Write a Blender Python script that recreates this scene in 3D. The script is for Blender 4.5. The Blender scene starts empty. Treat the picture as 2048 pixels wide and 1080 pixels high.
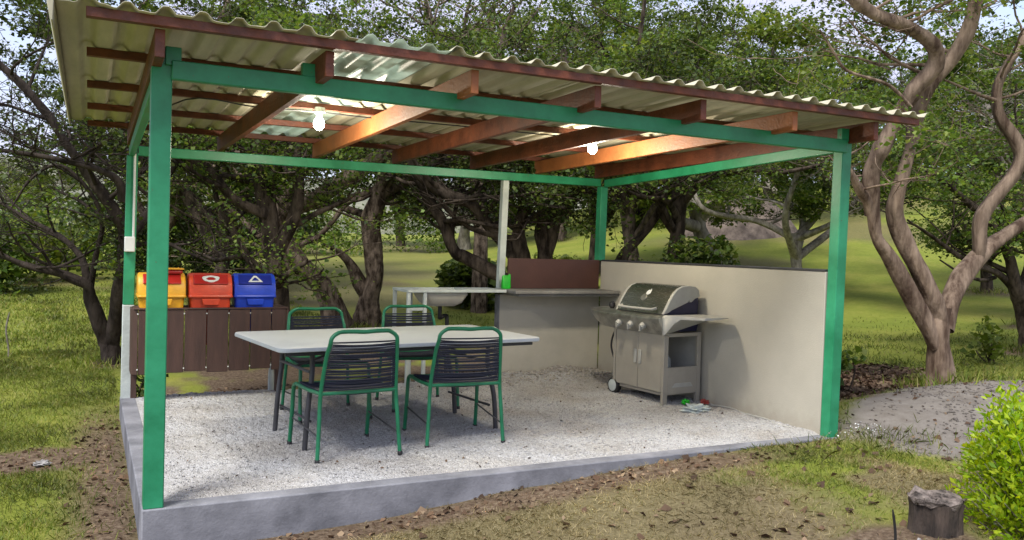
import bpy, math, random
import numpy as np
from mathutils import Vector, Matrix
S = bpy.context.scene
COL = S.collection
PI = math.pi
RNG = np.random.default_rng(7)
random.seed(7)

# ------------------------------------------------------------------ camera
F, YAW, PITCH, ROLL = 1690.5, -0.4642, -0.0259, -0.0269
CAM = np.array([-0.3314, -5.024, 1.4791])
W, D = 5.16, 3.56


def cam_rot():
    cy, sy = math.cos(YAW), math.sin(YAW); cp, sp = math.cos(PITCH), math.sin(PITCH); cr, sr = math.cos(ROLL), math.sin(ROLL)
    Rz = np.array([[cy, -sy, 0], [sy, cy, 0], [0, 0, 1]]); Rx = np.array([[1, 0, 0], [0, cp, -sp], [0, sp, cp]])
    Ry = np.array([[cr, 0, sr], [0, 1, 0], [-sr, 0, cr]])
    return Rz @ Rx @ Ry


RC = cam_rot()


def at(px, py, fwd):
    """a pixel of the 2048 px photograph at a distance in front of the camera -> a point in the world"""
    return CAM + (RC @ np.array([(px - 1024) / F, 1.0, -(py - 540) / F])) * fwd


cd = bpy.data.cameras.new('camera'); cam = bpy.data.objects.new('camera', cd); COL.objects.link(cam)
cd.sensor_width = 36; cd.lens = F / 2048 * 36; cd.clip_end = 2000; cd.clip_start = 0.05
M4 = Matrix(((RC[0, 0], RC[0, 2], -RC[0, 1], CAM[0]), (RC[1, 0], RC[1, 2], -RC[1, 1], CAM[1]), (RC[2, 0], RC[2, 2], -RC[2, 1], CAM[2]), (0, 0, 0, 1)))
cam.matrix_world = M4
S.camera = cam

# ------------------------------------------------------------------ materials


def nd(nt, typ, **kw):
    n = nt.nodes.new(typ)
    for k, v in kw.items():
        setattr(n, k, v)
    return n


def ramp(nt, stops):
    r = nt.nodes.new('ShaderNodeValToRGB')
    e = r.color_ramp.elements
    while len(e) < len(stops):
        e.new(0.5)
    for q, (p, c) in zip(e, stops):
        q.position = p; q.color = (*c, 1)
    return r


def mat(name, col, rough=0.6, var=0.12, scale=6.0, bump=0.0, bscale=60.0, metal=0.0, col2=None, spec=0.5, stretch=None, coat=0.0, thr=(0.35, 0.7), chips=None, splash=0):
    m = bpy.data.materials.new(name); m.use_nodes = True
    nt = m.node_tree; b = nt.nodes['Principled BSDF']
    tc = nd(nt, 'ShaderNodeTexCoord')
    src = tc.outputs['Object']
    if stretch:
        mp = nd(nt, 'ShaderNodeMapping'); mp.inputs['Scale'].default_value = stretch
        nt.links.new(src, mp.inputs[0]); src = mp.outputs[0]
    n = nd(nt, 'ShaderNodeTexNoise'); n.inputs['Scale'].default_value = scale; n.inputs['Detail'].default_value = 7; n.inputs['Roughness'].default_value = 0.65
    nt.links.new(src, n.inputs['Vector'])
    c1 = tuple(max(0, c * (1 - var)) for c in col)
    c2 = col2 or tuple(min(1, c * (1 + var)) for c in col)
    r = ramp(nt, [(thr[0], c1), (thr[1], c2)])
    nt.links.new(n.outputs['Fac'], r.inputs[0])
    cout = r.outputs[0]
    if chips:
        ch_ = nd(nt, 'ShaderNodeTexNoise'); ch_.inputs['Scale'].default_value = 9; ch_.inputs['Detail'].default_value = 9; ch_.inputs['Roughness'].default_value = .75
        nt.links.new(tc.outputs['Object'], ch_.inputs['Vector'])
        rr_ = ramp(nt, [(.655, (0, 0, 0)), (.68, (1, 1, 1))]); nt.links.new(ch_.outputs['Fac'], rr_.inputs[0])
        mx_ = nd(nt, 'ShaderNodeMix', data_type='RGBA'); mx_.inputs[7].default_value = (*chips, 1); nt.links.new(rr_.outputs[0], mx_.inputs[0]); nt.links.new(cout, mx_.inputs[6]); cout = mx_.outputs[2]
    if splash:
        sx_ = nd(nt, 'ShaderNodeSeparateXYZ'); nt.links.new(tc.outputs['Object'], sx_.inputs[0])
        n5 = nd(nt, 'ShaderNodeTexNoise'); n5.inputs['Scale'].default_value = 11; n5.inputs['Detail'].default_value = 8; nt.links.new(tc.outputs['Object'], n5.inputs['Vector'])
        m5 = nd(nt, 'ShaderNodeMath', operation='MULTIPLY_ADD'); m5.inputs[1].default_value = .34; nt.links.new(n5.outputs['Fac'], m5.inputs[0]); m5.inputs[2].default_value = -.06
        d5 = nd(nt, 'ShaderNodeMath', operation='SUBTRACT'); nt.links.new(m5.outputs[0], d5.inputs[0]); nt.links.new(sx_.outputs['Z'], d5.inputs[1])
        q5 = nd(nt, 'ShaderNodeMapRange'); q5.inputs['From Min'].default_value = -.04; q5.inputs['From Max'].default_value = .10; q5.inputs['To Max'].default_value = splash; nt.links.new(d5.outputs[0], q5.inputs[0])
        mx5 = nd(nt, 'ShaderNodeMix', data_type='RGBA'); mx5.inputs[7].default_value = (.20, .16, .115, 1); nt.links.new(q5.outputs[0], mx5.inputs[0]); nt.links.new(cout, mx5.inputs[6]); cout = mx5.outputs[2]
    nt.links.new(cout, b.inputs['Base Color'])
    b.inputs['Roughness'].default_value = rough; b.inputs['Metallic'].default_value = metal
    b.inputs['Specular IOR Level'].default_value = spec
    b.inputs['Coat Weight'].default_value = coat
    # slight roughness wear
    mr = nd(nt, 'ShaderNodeMapRange'); mr.inputs['To Min'].default_value = max(0.03, rough - 0.1); mr.inputs['To Max'].default_value = min(1, rough + 0.12)
    nt.links.new(n.outputs['Fac'], mr.inputs[0]); nt.links.new(mr.outputs[0], b.inputs['Roughness'])
    if bump:
        n2 = nd(nt, 'ShaderNodeTexNoise'); n2.inputs['Scale'].default_value = bscale; n2.inputs['Detail'].default_value = 5
        nt.links.new(src, n2.inputs['Vector'])
        bp = nd(nt, 'ShaderNodeBump'); bp.inputs['Strength'].default_value = bump; bp.inputs['Distance'].default_value = 0.02
        nt.links.new(n2.outputs['Fac'], bp.inputs['Height']); nt.links.new(bp.outputs[0], b.inputs['Normal'])
    return m


def leafmat(name, cols, trans=0.35, rough=0.55, clump=(.6, 1.55)):
    m = bpy.data.materials.new(name); m.use_nodes = True
    nt = m.node_tree; b = nt.nodes['Principled BSDF']; out = nt.nodes['Material Output']
    g = nd(nt, 'ShaderNodeNewGeometry'); oi = nd(nt, 'ShaderNodeObjectInfo')
    st = [(i / (len(cols) - 1), c) for i, c in enumerate(cols)]
    r = ramp(nt, st); nt.links.new(g.outputs['Random Per Island'], r.inputs[0])
    h = nd(nt, 'ShaderNodeHueSaturation')
    mr = nd(nt, 'ShaderNodeMapRange'); mr.inputs['To Min'].default_value = 0.8; mr.inputs['To Max'].default_value = 1.2
    nt.links.new(oi.outputs['Random'], mr.inputs[0])
    cl = nd(nt, 'ShaderNodeTexNoise'); cl.inputs['Scale'].default_value = 1.1; cl.inputs['Detail'].default_value = 3; tcl = nd(nt, 'ShaderNodeTexCoord'); nt.links.new(tcl.outputs['Object'], cl.inputs['Vector'])
    mc = nd(nt, 'ShaderNodeMapRange'); mc.inputs['From Min'].default_value = .35; mc.inputs['From Max'].default_value = .68; mc.inputs['To Min'].default_value = clump[0]; mc.inputs['To Max'].default_value = clump[1]; nt.links.new(cl.outputs['Fac'], mc.inputs[0])
    mm = nd(nt, 'ShaderNodeMath', operation='MULTIPLY'); nt.links.new(mr.outputs[0], mm.inputs[0]); nt.links.new(mc.outputs[0], mm.inputs[1]); nt.links.new(mm.outputs[0], h.inputs['Value']); nt.links.new(r.outputs[0], h.inputs['Color'])
    b.inputs['Roughness'].default_value = rough; b.inputs['Specular IOR Level'].default_value = 0.35
    nt.links.new(h.outputs[0], b.inputs['Base Color'])
    t = nd(nt, 'ShaderNodeBsdfTranslucent')
    h2 = nd(nt, 'ShaderNodeHueSaturation'); h2.inputs['Hue'].default_value = 0.485; h2.inputs['Value'].default_value = 1.5; h2.inputs['Saturation'].default_value = 1.1
    nt.links.new(h.outputs[0], h2.inputs['Color']); nt.links.new(h2.outputs[0], t.inputs['Color'])
    mx = nd(nt, 'ShaderNodeMixShader'); mx.inputs[0].default_value = trans
    nt.links.new(b.outputs[0], mx.inputs[1]); nt.links.new(t.outputs[0], mx.inputs[2]); nt.links.new(mx.outputs[0], out.inputs['Surface'])
    return m


def emit(name, col, s):
    m = bpy.data.materials.new(name); m.use_nodes = True
    b = m.node_tree.nodes['Principled BSDF']; b.inputs['Base Color'].default_value = (.9, .9, .85, 1)
    b.inputs['Emission Color'].default_value = (*col, 1); b.inputs['Emission Strength'].default_value = s
    return m


GREEN = mat('green_paint', (.014, .23, .10), .42, .22, 3, .05, 30, col2=(.03, .31, .15), chips=(.10, .06, .035))
GREEN2 = mat('chair_green_paint', (.008, .15, .066), .35, .2, 8, .08, 50)
RUST = mat('red_oxide_paint', (.105, .026, .012), .55, .3, 5, .25, 50, stretch=(1, 1, 1), col2=(.19, .05, .02), chips=(.05, .025, .018))
RUST_LIT = mat('red_oxide_lamplit', (.30, .10, .03), .55, .2, 5, .2, 50)  # red oxide again, with the bulbs' glow painted into the colour
SHEET = mat('roof_sheet_paint', (.48, .45, .335), .8, .16, 2.2, .1, 30, stretch=(3, .6, 1), spec=.15)
CLEAR = None
WALL = mat('plaster_beige', (.41, .392, .335), .9, .08, 1.3, .18, 140, spec=.2, splash=.25)
WALLG = mat('plaster_grey_beige', (.47, .45, .385), .9, .1, 1.6, .18, 140, spec=.2, splash=.25)
CONC = mat('painted_concrete', (.165, .17, .19), .85, .3, 2.6, .16, 60, spec=.2, col2=(.27, .275, .30))
CONCG = mat('grey_countertop', (.20, .195, .18), .6, .2, 5, .2, 60)
BROWN = mat('brown_board', (.060, .030, .022), .6, .25, 4, .2, 30, stretch=(4, 4, .6))
DKBROWN = mat('brown_splashback', (.070, .028, .020), .5, .15, 3, .1, 60)
WHITE = mat('white_plastic', (.62, .64, .62), .45, .06, 3, .05, 80)
TABLE = mat('table_plastic', (.50, .535, .545), .45, .05, 4, .12, 160)
PALE = mat('pale_grey_paint', (.47, .52, .50), .6, .15, 5, .2, 60)
DARK = mat('dark_steel', (.035, .035, .04), .45, .2, 8)
BLACK = mat('black_plastic', (.012, .012, .013), .5, .2, 8)
NAVY = mat('navy_strap', (.006, .009, .024), .5, .2, 20, .2, 200)
NAVYE = mat('navy_enamel', (.008, .010, .045), .3, .15, 8)
TAUPE = mat('taupe_enamel', (.30, .28, .235), .45, .08, 5, .05, 80)
GREYP = mat('grey_enamel', (.36, .36, .33), .45, .12, 6, .05, 60)
STEEL = mat('brushed_steel', (.27, .275, .24), .24, .2, 14, .06, 90, metal=.9, stretch=(1, 12, 12))
STEELD = mat('dull_steel', (.40, .40, .37), .3, .35, 9, .35, 14, metal=.85)
YEL = mat('yellow_plastic', (.66, .33, .012), .42, .16, 7, .06, 60, chips=(.30, .20, .08))
RED = mat('red_plastic', (.54, .05, .012), .42, .18, 7, .06, 60, chips=(.25, .09, .06))
REDD = mat('dark_red_plastic', (.36, .012, .01), .35, .1, 5)
BLUE = mat('blue_plastic', (.004, .045, .48), .4, .18, 7, .06, 60, chips=(.08, .12, .28))
BLUED = mat('deep_blue_plastic', (.002, .012, .22), .33, .1, 5)
LIME = mat('bright_green_plastic', (.01, .42, .015), .4, .15, 10)
BARK = mat('rough_dark_bark', (.034, .026, .020), .95, .35, 9, 1.0, 26, spec=.1, stretch=(1, 1, .35), col2=(.115, .09, .068), thr=(.4, .66))
BARKB = mat('flaky_brown_bark', (.055, .039, .028), .95, .3, 12, 1.0, 22, spec=.1, stretch=(1, 1, .4), col2=(.25, .195, .15), thr=(.4, .68))
BARKG = mat('pale_grey_bark', (.16, .14, .11), .9, .3, 10, .8, 26, spec=.15, stretch=(1, 1, .4), col2=(.36, .33, .28))
BARKS = mat('smooth_pinkish_bark', (.105, .068, .048), .8, .3, 7, .9, 30, spec=.12, stretch=(1, 1, .22), col2=(.30, .225, .165), thr=(.38, .62))
LEAF = leafmat('dark_leaf', [(.022, .038, .008), (.042, .070, .013), (.072, .108, .020), (.12, .155, .036)], .38)
LEAFM = leafmat('mid_leaf', [(.032, .064, .010), (.062, .112, .017), (.105, .165, .026), (.18, .215, .05)], .44)
LEAFY = leafmat('light_leaf', [(.07, .115, .014), (.11, .165, .022), (.16, .21, .034), (.21, .24, .06)], .45)
LEAFF = leafmat('far_leaf', [(.055, .08, .03), (.08, .105, .045), (.11, .135, .06), (.15, .165, .085)], .3)
LIMEL = leafmat('lime_leaf', [(.12, .24, .006), (.22, .36, .010), (.32, .44, .02), (.42, .50, .03)], .45, .4, (.85, 1.25))
GRASS = leafmat('grass_blade', [(.07, .11, .014), (.108, .155, .020), (.155, .185, .031), (.25, .23, .08)], .3)
STRAW = leafmat('dry_grass_blade', [(.12, .12, .035), (.22, .18, .075), (.31, .255, .12), (.38, .32, .18)], .25)
LITTER = leafmat('dead_leaf', [(.045, .026, .015), (.09, .052, .03), (.15, .095, .055), (.24, .175, .11)], .1, .8)

# ------------------------------------------------------------------ mesh helpers


def fast_mesh(name, V, Fq):
    """V (n,3), Fq (m,k) all faces the same size"""
    V = np.ascontiguousarray(V, np.float32); Fq = np.ascontiguousarray(Fq, np.int32)
    me = bpy.data.meshes.new(name); m, k = Fq.shape
    me.vertices.add(len(V)); me.vertices.foreach_set('co', V.ravel())
    me.loops.add(m * k); me.loops.foreach_set('vertex_index', Fq.ravel())
    me.polygons.add(m); me.polygons.foreach_set('loop_start', np.arange(0, m * k, k, dtype=np.int32))
    me.update(calc_edges=True)
    return me


def smooth(me, on=True):
    me.polygons.foreach_set('use_smooth', np.full(len(me.polygons), on))
    me.update()


class MB:
    def __init__(s): s.v = []; s.f = []

    def add(s, vs, fs):
        o = len(s.v); s.v += [tuple(map(float, q)) for q in vs]; s.f += [tuple(o + i for i in f) for f in fs]; return s

    def box(s, x0, x1, y0, y1, z0, z1, M=None):
        vs = [Vector((x, y, z)) for z in (z0, z1) for y in (y0, y1) for x in (x0, x1)]
        if M is not None: vs = [M @ q for q in vs]
        return s.add(vs, [(0, 2, 3, 1), (4, 5, 7, 6), (0, 1, 5, 4), (2, 6, 7, 3), (0, 4, 6, 2), (1, 3, 7, 5)])

    def beam(s, a, b, w, h, up=(0, 0, 1)):
        """a box section swept from a to b; w sideways, h along up"""
        a = Vector(a); b = Vector(b); d = (b - a).normalized(); u = Vector(up); r = d.cross(u).normalized(); u = r.cross(d).normalized()
        vs = [p + r * (i * w / 2) + u * (j * h / 2) for p in (a, b) for (i, j) in ((-1, -1), (1, -1), (1, 1), (-1, 1))]
        return s.add(vs, [(3, 2, 1, 0), (4, 5, 6, 7), (0, 1, 5, 4), (1, 2, 6, 5), (2, 3, 7, 6), (3, 0, 4, 7)])

    def tube(s, pts, r, n=10, caps=True):
        P = [Vector(p) for p in pts]; R_ = r if isinstance(r, (list, tuple)) else [r] * len(P)
        up = None; rings = []
        for i, p in enumerate(P):
            t = (P[min(i + 1, len(P) - 1)] - P[max(i - 1, 0)]).normalized()
            if up is None:
                up = Vector((0, 0, 1)) if abs(t.z) < .9 else Vector((1, 0, 0))
            x = (up - t * up.dot(t)).normalized(); y = t.cross(x); up = x
            rings.append([p + (x * math.cos(2 * PI * k / n) + y * math.sin(2 * PI * k / n)) * R_[i] for k in range(n)])
        vs = [q for g in rings for q in g]; fs = []
        for i in range(len(P) - 1):
            for k in range(n):
                fs.append((i * n + k, i * n + (k + 1) % n, (i + 1) * n + (k + 1) % n, (i + 1) * n + k))
        if caps:
            fs.append(tuple(range(n - 1, -1, -1))); fs.append(tuple((len(P) - 1) * n + k for k in range(n)))
        return s.add(vs, fs)

    def prism(s, poly, z0, z1, axis='z'):
        """polygon (a,b) extruded: axis z -> (a,b,z); x -> (z,a,b); y -> (a,z,b)"""
        n = len(poly)
        def m(a, b, c): return (a, b, c) if axis == 'z' else ((c, a, b) if axis == 'x' else (a, c, b))
        vs = [m(a, b, z0) for a, b in poly] + [m(a, b, z1) for a, b in poly]
        fs = [tuple(range(n - 1, -1, -1)), tuple(range(n, 2 * n))] + [(i, (i + 1) % n, n + (i + 1) % n, n + i) for i in range(n)]
        return s.add(vs, fs)

    def lathe(s, prof, n=20, c=(0, 0, 0), axis='z'):
        def m(r, h, a):
            u, w = r * math.cos(a), r * math.sin(a)
            q = (u, w, h) if axis == 'z' else ((h, u, w) if axis == 'x' else (u, h, w))
            return (q[0] + c[0], q[1] + c[1], q[2] + c[2])
        vs = [m(r, h, 2 * PI * k / n) for r, h in prof for k in range(n)]; fs = []
        for i in range(len(prof) - 1):
            for k in range(n):
                fs.append((i * n + k, i * n + (k + 1) % n, (i + 1) * n + (k + 1) % n, (i + 1) * n + k))
        fs.append(tuple(range(n - 1, -1, -1))); fs.append(tuple((len(prof) - 1) * n + k for k in range(n)))
        return s.add(vs, fs)

    def loft(s, rings, cap=True):
        n = len(rings[0]); vs = [q for g in rings for q in g]; fs = []
        for i in range(len(rings) - 1):
            for k in range(n):
                fs.append((i * n + k, i * n + (k + 1) % n, (i + 1) * n + (k + 1) % n, (i + 1) * n + k))
        if cap:
            fs.append(tuple(range(n - 1, -1, -1))); fs.append(tuple((len(rings) - 1) * n + k for k in range(n)))
        return s.add(vs, fs)

    def build(s, name, m, parent=None, bevel=0.0, sm=None, seg=2):
        me = bpy.data.meshes.new(name); me.from_pydata(s.v, [], s.f); me.update()
        bm_fix(me)
        me.materials.append(m)
        o = bpy.data.objects.new(name, me); COL.objects.link(o)
        if parent: o.parent = parent
        if bevel:
            b = o.modifiers.new('bevel', 'BEVEL'); b.width = bevel; b.segments = seg; b.limit_method = 'ANGLE'; b.angle_limit = math.radians(35)
        if sm is None: sm = True
        if sm:
            smooth(me)
            try:
                me.set_sharp_from_angle(angle=math.radians(38))
            except Exception:
                pass
        return o


def bm_fix(me):
    import bmesh
    b = bmesh.new(); b.from_mesh(me); bmesh.ops.recalc_face_normals(b, faces=b.faces); b.to_mesh(me); b.free()


def rrect(x0, x1, y0, y1, r, n=5):
    out = []
    for cx, cy, a0 in ((x1 - r, y0 + r, -90), (x1 - r, y1 - r, 0), (x0 + r, y1 - r, 90), (x0 + r, y0 + r, 180)):
        for k in range(n + 1):
            a = math.radians(a0 + 90 * k / n); out.append((cx + r * math.cos(a), cy + r * math.sin(a)))
    return out


def spline(pts, per=6):
    P = [np.array(p, float) for p in pts]
    if len(P) < 3: return [tuple(p) for p in P]
    Q = [2 * P[0] - P[1]] + P + [2 * P[-1] - P[-2]]; out = []
    for i in range(1, len(Q) - 2):
        p0, p1, p2, p3 = Q[i - 1:i + 3]
        for k in range(per):
            t = k / per
            out.append(0.5 * (2 * p1 + (p2 - p0) * t + (2 * p0 - 5 * p1 + 4 * p2 - p3) * t * t + (3 * p1 - p0 - 3 * p2 + p3) * t ** 3))
    out.append(P[-1])
    return [tuple(p) for p in out]


def thing(name, label, cat, loc=(0, 0, 0), rz=0.0, group=None):
    o = bpy.data.objects.new(name, None); COL.objects.link(o); o.empty_display_size = .1
    o.location = tuple(map(float, loc)); o.rotation_euler = (0, 0, rz)
    return tag(o, label, cat, group)


def tag(o, label, cat, group=None):
    o['label'] = label; o['category'] = cat
    if group: o['group'] = group
    return o


def stuff(o, kind='stuff', label=None, cat=None):
    o['kind'] = kind
    if label: o['label'] = label
    if cat: o['category'] = cat
    return o


def mobj(name, me, m, parent=None):
    if m and not me.materials: me.materials.append(m)
    o = bpy.data.objects.new(name, me); COL.objects.link(o)
    if parent: o.parent = parent
    return o


def dup(o, parent=None):
    c = o.copy(); COL.objects.link(c); c.parent = parent
    for ch in list(o.children): dup(ch, c)
    return c


# ------------------------------------------------------------------ noise in python (value noise)
_T = np.random.default_rng(3).random((256, 256))


def vnoise(x, y, f=1.0, oct_=3, seed=0):
    x = np.asarray(x, float); y = np.asarray(y, float); out = np.zeros(np.broadcast(x, y).shape); a = 1.0; tot = 0
    for o in range(oct_):
        u = x * f + 17.3 * (o + seed); v = y * f + 9.1 * (o + 2 * seed)
        i = np.floor(u).astype(int); j = np.floor(v).astype(int); s = u - i; t = v - j
        s = s * s * (3 - 2 * s); t = t * t * (3 - 2 * t)
        g = lambda a_, b_: _T[a_ % 256, b_ % 256]
        out += a * ((g(i, j) * (1 - s) + g(i + 1, j) * s) * (1 - t) + (g(i, j + 1) * (1 - s) + g(i + 1, j + 1) * s) * t)
        tot += a; a *= .5; f *= 2
    return out / tot


def sstep(a, b, x):
    t = np.clip((x - a) / (b - a), 0, 1); return t * t * (3 - 2 * t)


# ------------------------------------------------------------------ terrain
def ground(x, y):
    x = np.asarray(x, float); y = np.asarray(y, float)
    z = -0.24 + 0.235 * sstep(0.3, 4.4, x)                               # falls away to the left along the kerb
    z = z + 0.05 * sstep(-.2, 3.5, y) * sstep(.5, -.5, x)
    back = sstep(3.0, 5.5, y)
    z = z * (1 - back) + (-0.17) * back
    z = z + 0.02 * sstep(-1, -4, y)
    # spoil heap beside the shelter
    r1 = np.hypot((x - 7.3) / 1.45, (y - 0.25) / 0.9); z = z + .21 * np.exp(-r1 ** 2 * 1.1)
    r2 = np.hypot((x - 8.6) / 1.1, (y - 0.1) / 0.9); z = z + .10 * np.exp(-r2 ** 2)
    d = np.hypot(x - CAM[0], y - CAM[1]); az = np.degrees(np.arctan2(x - CAM[0], y - CAM[1]))
    fw = sstep(-60, -20, az) * sstep(150, 90, az)
    z = z + fw * .042 * np.clip(d - 9, 0, 60)
    hill = sstep(20, 40, az) * fw
    dd = np.clip(d - 13, 0, 34)
    z = z + hill * .0034 * dd ** 2
    z = z + .03 * (vnoise(x, y, .9, 3) - .5) + .15 * sstep(12, 30, d) * (vnoise(x, y, .15, 3, 4) - .5)
    z = z + .012 * (vnoise(x, y, 5.0, 2, 2) - .5)
    hpm = np.exp(-(((x - 7.3) / 2.05) ** 2 + ((y + .35) / 1.35) ** 2)); z = z + hpm * (.12 * (vnoise(x, y, 2.2, 4, 11) - .5) + .07 * (vnoise(x, y, 7, 3, 13) - .5))
    inside = (x > -.10) & (x < W + .1) & (y > -.08) & (y < D + .12)
    return np.where(inside, np.minimum(z, -.12), z)


FOOT = [(7.75, .9, .5), (-.07, 6.43, .5), (3.41, 8.72, .9), (4.01, 9.09, .9), (11.6, 2.4, .7), (1.94, 6.1, .6)] + [(*at(p_, 500, f_)[:2], .9) for p_, f_ in ((330, 19), (430, 16), (500, 24), (1190, 24), (1275, 22), (1420, 24), (1600, 19), (1975, 20), (2090, 15), (1120, 36), (1700, 46))]


def soil(x, y):
    """0 grass .. 1 bare earth"""
    n = vnoise(x, y, 2.2, 4, 5)
    s = np.zeros(np.broadcast(x, y).shape)
    fr = sstep(.20, 0.0, np.abs(y + .16 + .03 * x) - .08) * sstep(5.0, 3.6, x) * sstep(-.3, .2, -y + .3); s = np.maximum(s, fr * sstep(.2, .55, n + .35 * fr))
    lf = sstep(.42, .05, np.abs(x + .20)) * sstep(-3, -.5, y) * sstep(5, 2.5, y); s = np.maximum(s, lf * sstep(.3, .6, n + .25))
    lf2 = np.exp(-(((x + .75) / .75) ** 2 + ((y - 2.2) / .38) ** 2)); s = np.maximum(s, sstep(.25, .6, lf2 + .5 * (n - .5)))
    md = np.exp(-(((x - 7.3) / 1.9) ** 2 + ((y + .25) / 1.2) ** 2)); s = np.maximum(s, sstep(.3, .55, md + .35 * (n - .5)))
    tr = np.exp(-(((x - 7.2) / 1.5) ** 2 + ((y - 2.0) / 1.2) ** 2)); s = np.maximum(s, sstep(.25, .6, tr + .6 * (n - .5)))
    st = np.exp(-(((x - 3.55) / .45) ** 2 + ((y + 2.05) / .35) ** 2)); s = np.maximum(s, sstep(.3, .6, st + .4 * (n - .5)))
    bk = sstep(3.5, 3.9, y) * sstep(8.5, 6.0, y) * sstep(-.2, .5, x) * sstep(7, 5, x); s = np.maximum(s, bk * sstep(.35, .6, n + .1))
    fr2 = sstep(-.6, -1.6, y) * sstep(.5, .7, vnoise(x, y, 1.1, 4, 8)); s = np.maximum(s, .4 * fr2)
    far = sstep(10, 14, y) * sstep(26, 18, y) * sstep(.5, .65, vnoise(x, y, .35, 3, 9)); s = np.maximum(s, .6 * far)
    for fx, fy, fr_ in FOOT:
        q = np.exp(-(((x - fx) ** 2 + (y - fy) ** 2) / fr_ ** 2)); s = np.maximum(s, sstep(.35, .8, q + .7 * (n - .5)))
    return np.clip(s, 0, 1)


def axis(lo, hi, fine0, fine1, step, growth=1.075):
    a = list(np.arange(fine0, fine1 + 1e-6, step)); s = step; p = a[-1]
    while p < hi: s *= growth; p += s; a.append(p)
    s = step; p = a[0]; pre = []
    while p > lo: s *= growth; p -= s; pre.append(p)
    return np.array(pre[::-1] + a)


gx = axis(-320, 420, -2.0, 9.0, .05); gy = axis(-120, 450, -4.0, 4.5, .05)
GX, GY = np.meshgrid(gx, gy); GZ = ground(GX, GY)
nx, ny = len(gx), len(gy)
idx = np.arange(nx * ny).reshape(ny, nx)
Fg = np.stack([idx[:-1, :-1], idx[:-1, 1:], idx[1:, 1:], idx[1:, :-1]], -1).reshape(-1, 4)
gme = fast_mesh('ground', np.stack([GX, GY, GZ], -1).reshape(-1, 3), Fg); smooth(gme)
att = gme.attributes.new('soil', 'FLOAT', 'POINT'); att.data.foreach_set('value', soil(GX, GY).ravel().astype(np.float32))
heap = np.exp(-(((GX - 7.3) / 2.05) ** 2 + ((GY + .35) / 1.35) ** 2)) + .25 * (vnoise(GX, GY, 2.0, 3, 6) - .5)
att = gme.attributes.new('heap', 'FLOAT', 'POINT'); att.data.foreach_set('value', sstep(.3, .5, heap).ravel().astype(np.float32))


dryv = sstep(.30, .58, vnoise(GX, GY, 1.3, 3, 14) + .26 * sstep(5.0, 2.5, GX) - .06) * sstep(.5, -.2, GY) * sstep(-1.5, -.3, GX)
AZ_ = np.degrees(np.arctan2(GX - CAM[0], GY - CAM[1])); DD = np.hypot(GX - CAM[0], GY - CAM[1])
dryv = np.maximum(dryv, .75 * sstep(8, 12, AZ_) * sstep(26, 20, AZ_) * sstep(15, 19, DD) * sstep(60, 40, DD) * (.5 + .5 * sstep(.35, .6, vnoise(GX, GY, .3, 3, 15))))
att = gme.attributes.new('dry', 'FLOAT', 'POINT'); att.data.foreach_set('value', dryv.ravel().astype(np.float32))


def ground_mat():
    m = bpy.data.materials.new('lawn_and_earth'); m.use_nodes = True; nt = m.node_tree; b = nt.nodes['Principled BSDF']
    geo = nd(nt, 'ShaderNodeNewGeometry')
    def noise(s, d=6):
        n = nd(nt, 'ShaderNodeTexNoise'); n.inputs['Scale'].default_value = s; n.inputs['Detail'].default_value = d; n.inputs['Roughness'].default_value = .7
        nt.links.new(geo.outputs['Position'], n.inputs['Vector']); return n.outputs['Fac']
    def mix(a, b_, f):
        x = nd(nt, 'ShaderNodeMix', data_type='RGBA'); nt.links.new(f, x.inputs[0]); nt.links.new(a, x.inputs[6]); nt.links.new(b_, x.inputs[7]); return x.outputs[2]
    g1 = ramp(nt, [(.3, (.12, .17, .02)), (.5, (.21, .24, .034)), (.72, (.34, .31, .07))]); nt.links.new(noise(.55), g1.inputs[0])
    g2 = ramp(nt, [(.3, (.065, .095, .016)), (.55, (.16, .19, .032)), (.8, (.30, .265, .10))]); nt.links.new(noise(9, 12), g2.inputs[0])
    mg = nd(nt, 'ShaderNodeMix', data_type='RGBA'); mg.inputs[0].default_value = .45
    nt.links.new(g1.outputs[0], mg.inputs[6]); nt.links.new(g2.outputs[0], mg.inputs[7])
    s1 = ramp(nt, [(.28, (.045, .030, .02)), (.5, (.125, .088, .058)), (.75, (.26, .21, .15))]); nt.links.new(noise(30), s1.inputs[0])
    h1 = ramp(nt, [(.25, (.13, .11, .09)), (.5, (.205, .185, .16)), (.8, (.28, .26, .23))]); nt.links.new(noise(4, 10), h1.inputs[0])
    a1 = nd(nt, 'ShaderNodeAttribute', attribute_name='soil'); a2 = nd(nt, 'ShaderNodeAttribute', attribute_name='heap')
    a0 = nd(nt, 'ShaderNodeAttribute', attribute_name='dry'); d1 = ramp(nt, [(.3, (.09, .075, .036)), (.5, (.165, .14, .072)), (.75, (.26, .225, .13))]); nt.links.new(noise(34), d1.inputs[0])
    gc = mix(mg.outputs[2], d1.outputs[0], a0.outputs['Fac'])
    c = mix(gc, s1.outputs[0], a1.outputs['Fac']); c = mix(c, h1.outputs[0], a2.outputs['Fac'])
    nt.links.new(c, b.inputs['Base Color']); b.inputs['Roughness'].default_value = .95; b.inputs['Specular IOR Level'].default_value = .15
    bp = nd(nt, 'ShaderNodeBump'); bp.inputs['Strength'].default_value = .65; bp.inputs['Distance'].default_value = .03
    nt.links.new(noise(38, 8), bp.inputs['Height']); nt.links.new(bp.outputs[0], b.inputs['Normal'])
    return m


g_o = mobj('ground', gme, ground_mat()); g_o['kind'] = 'structure'

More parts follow.
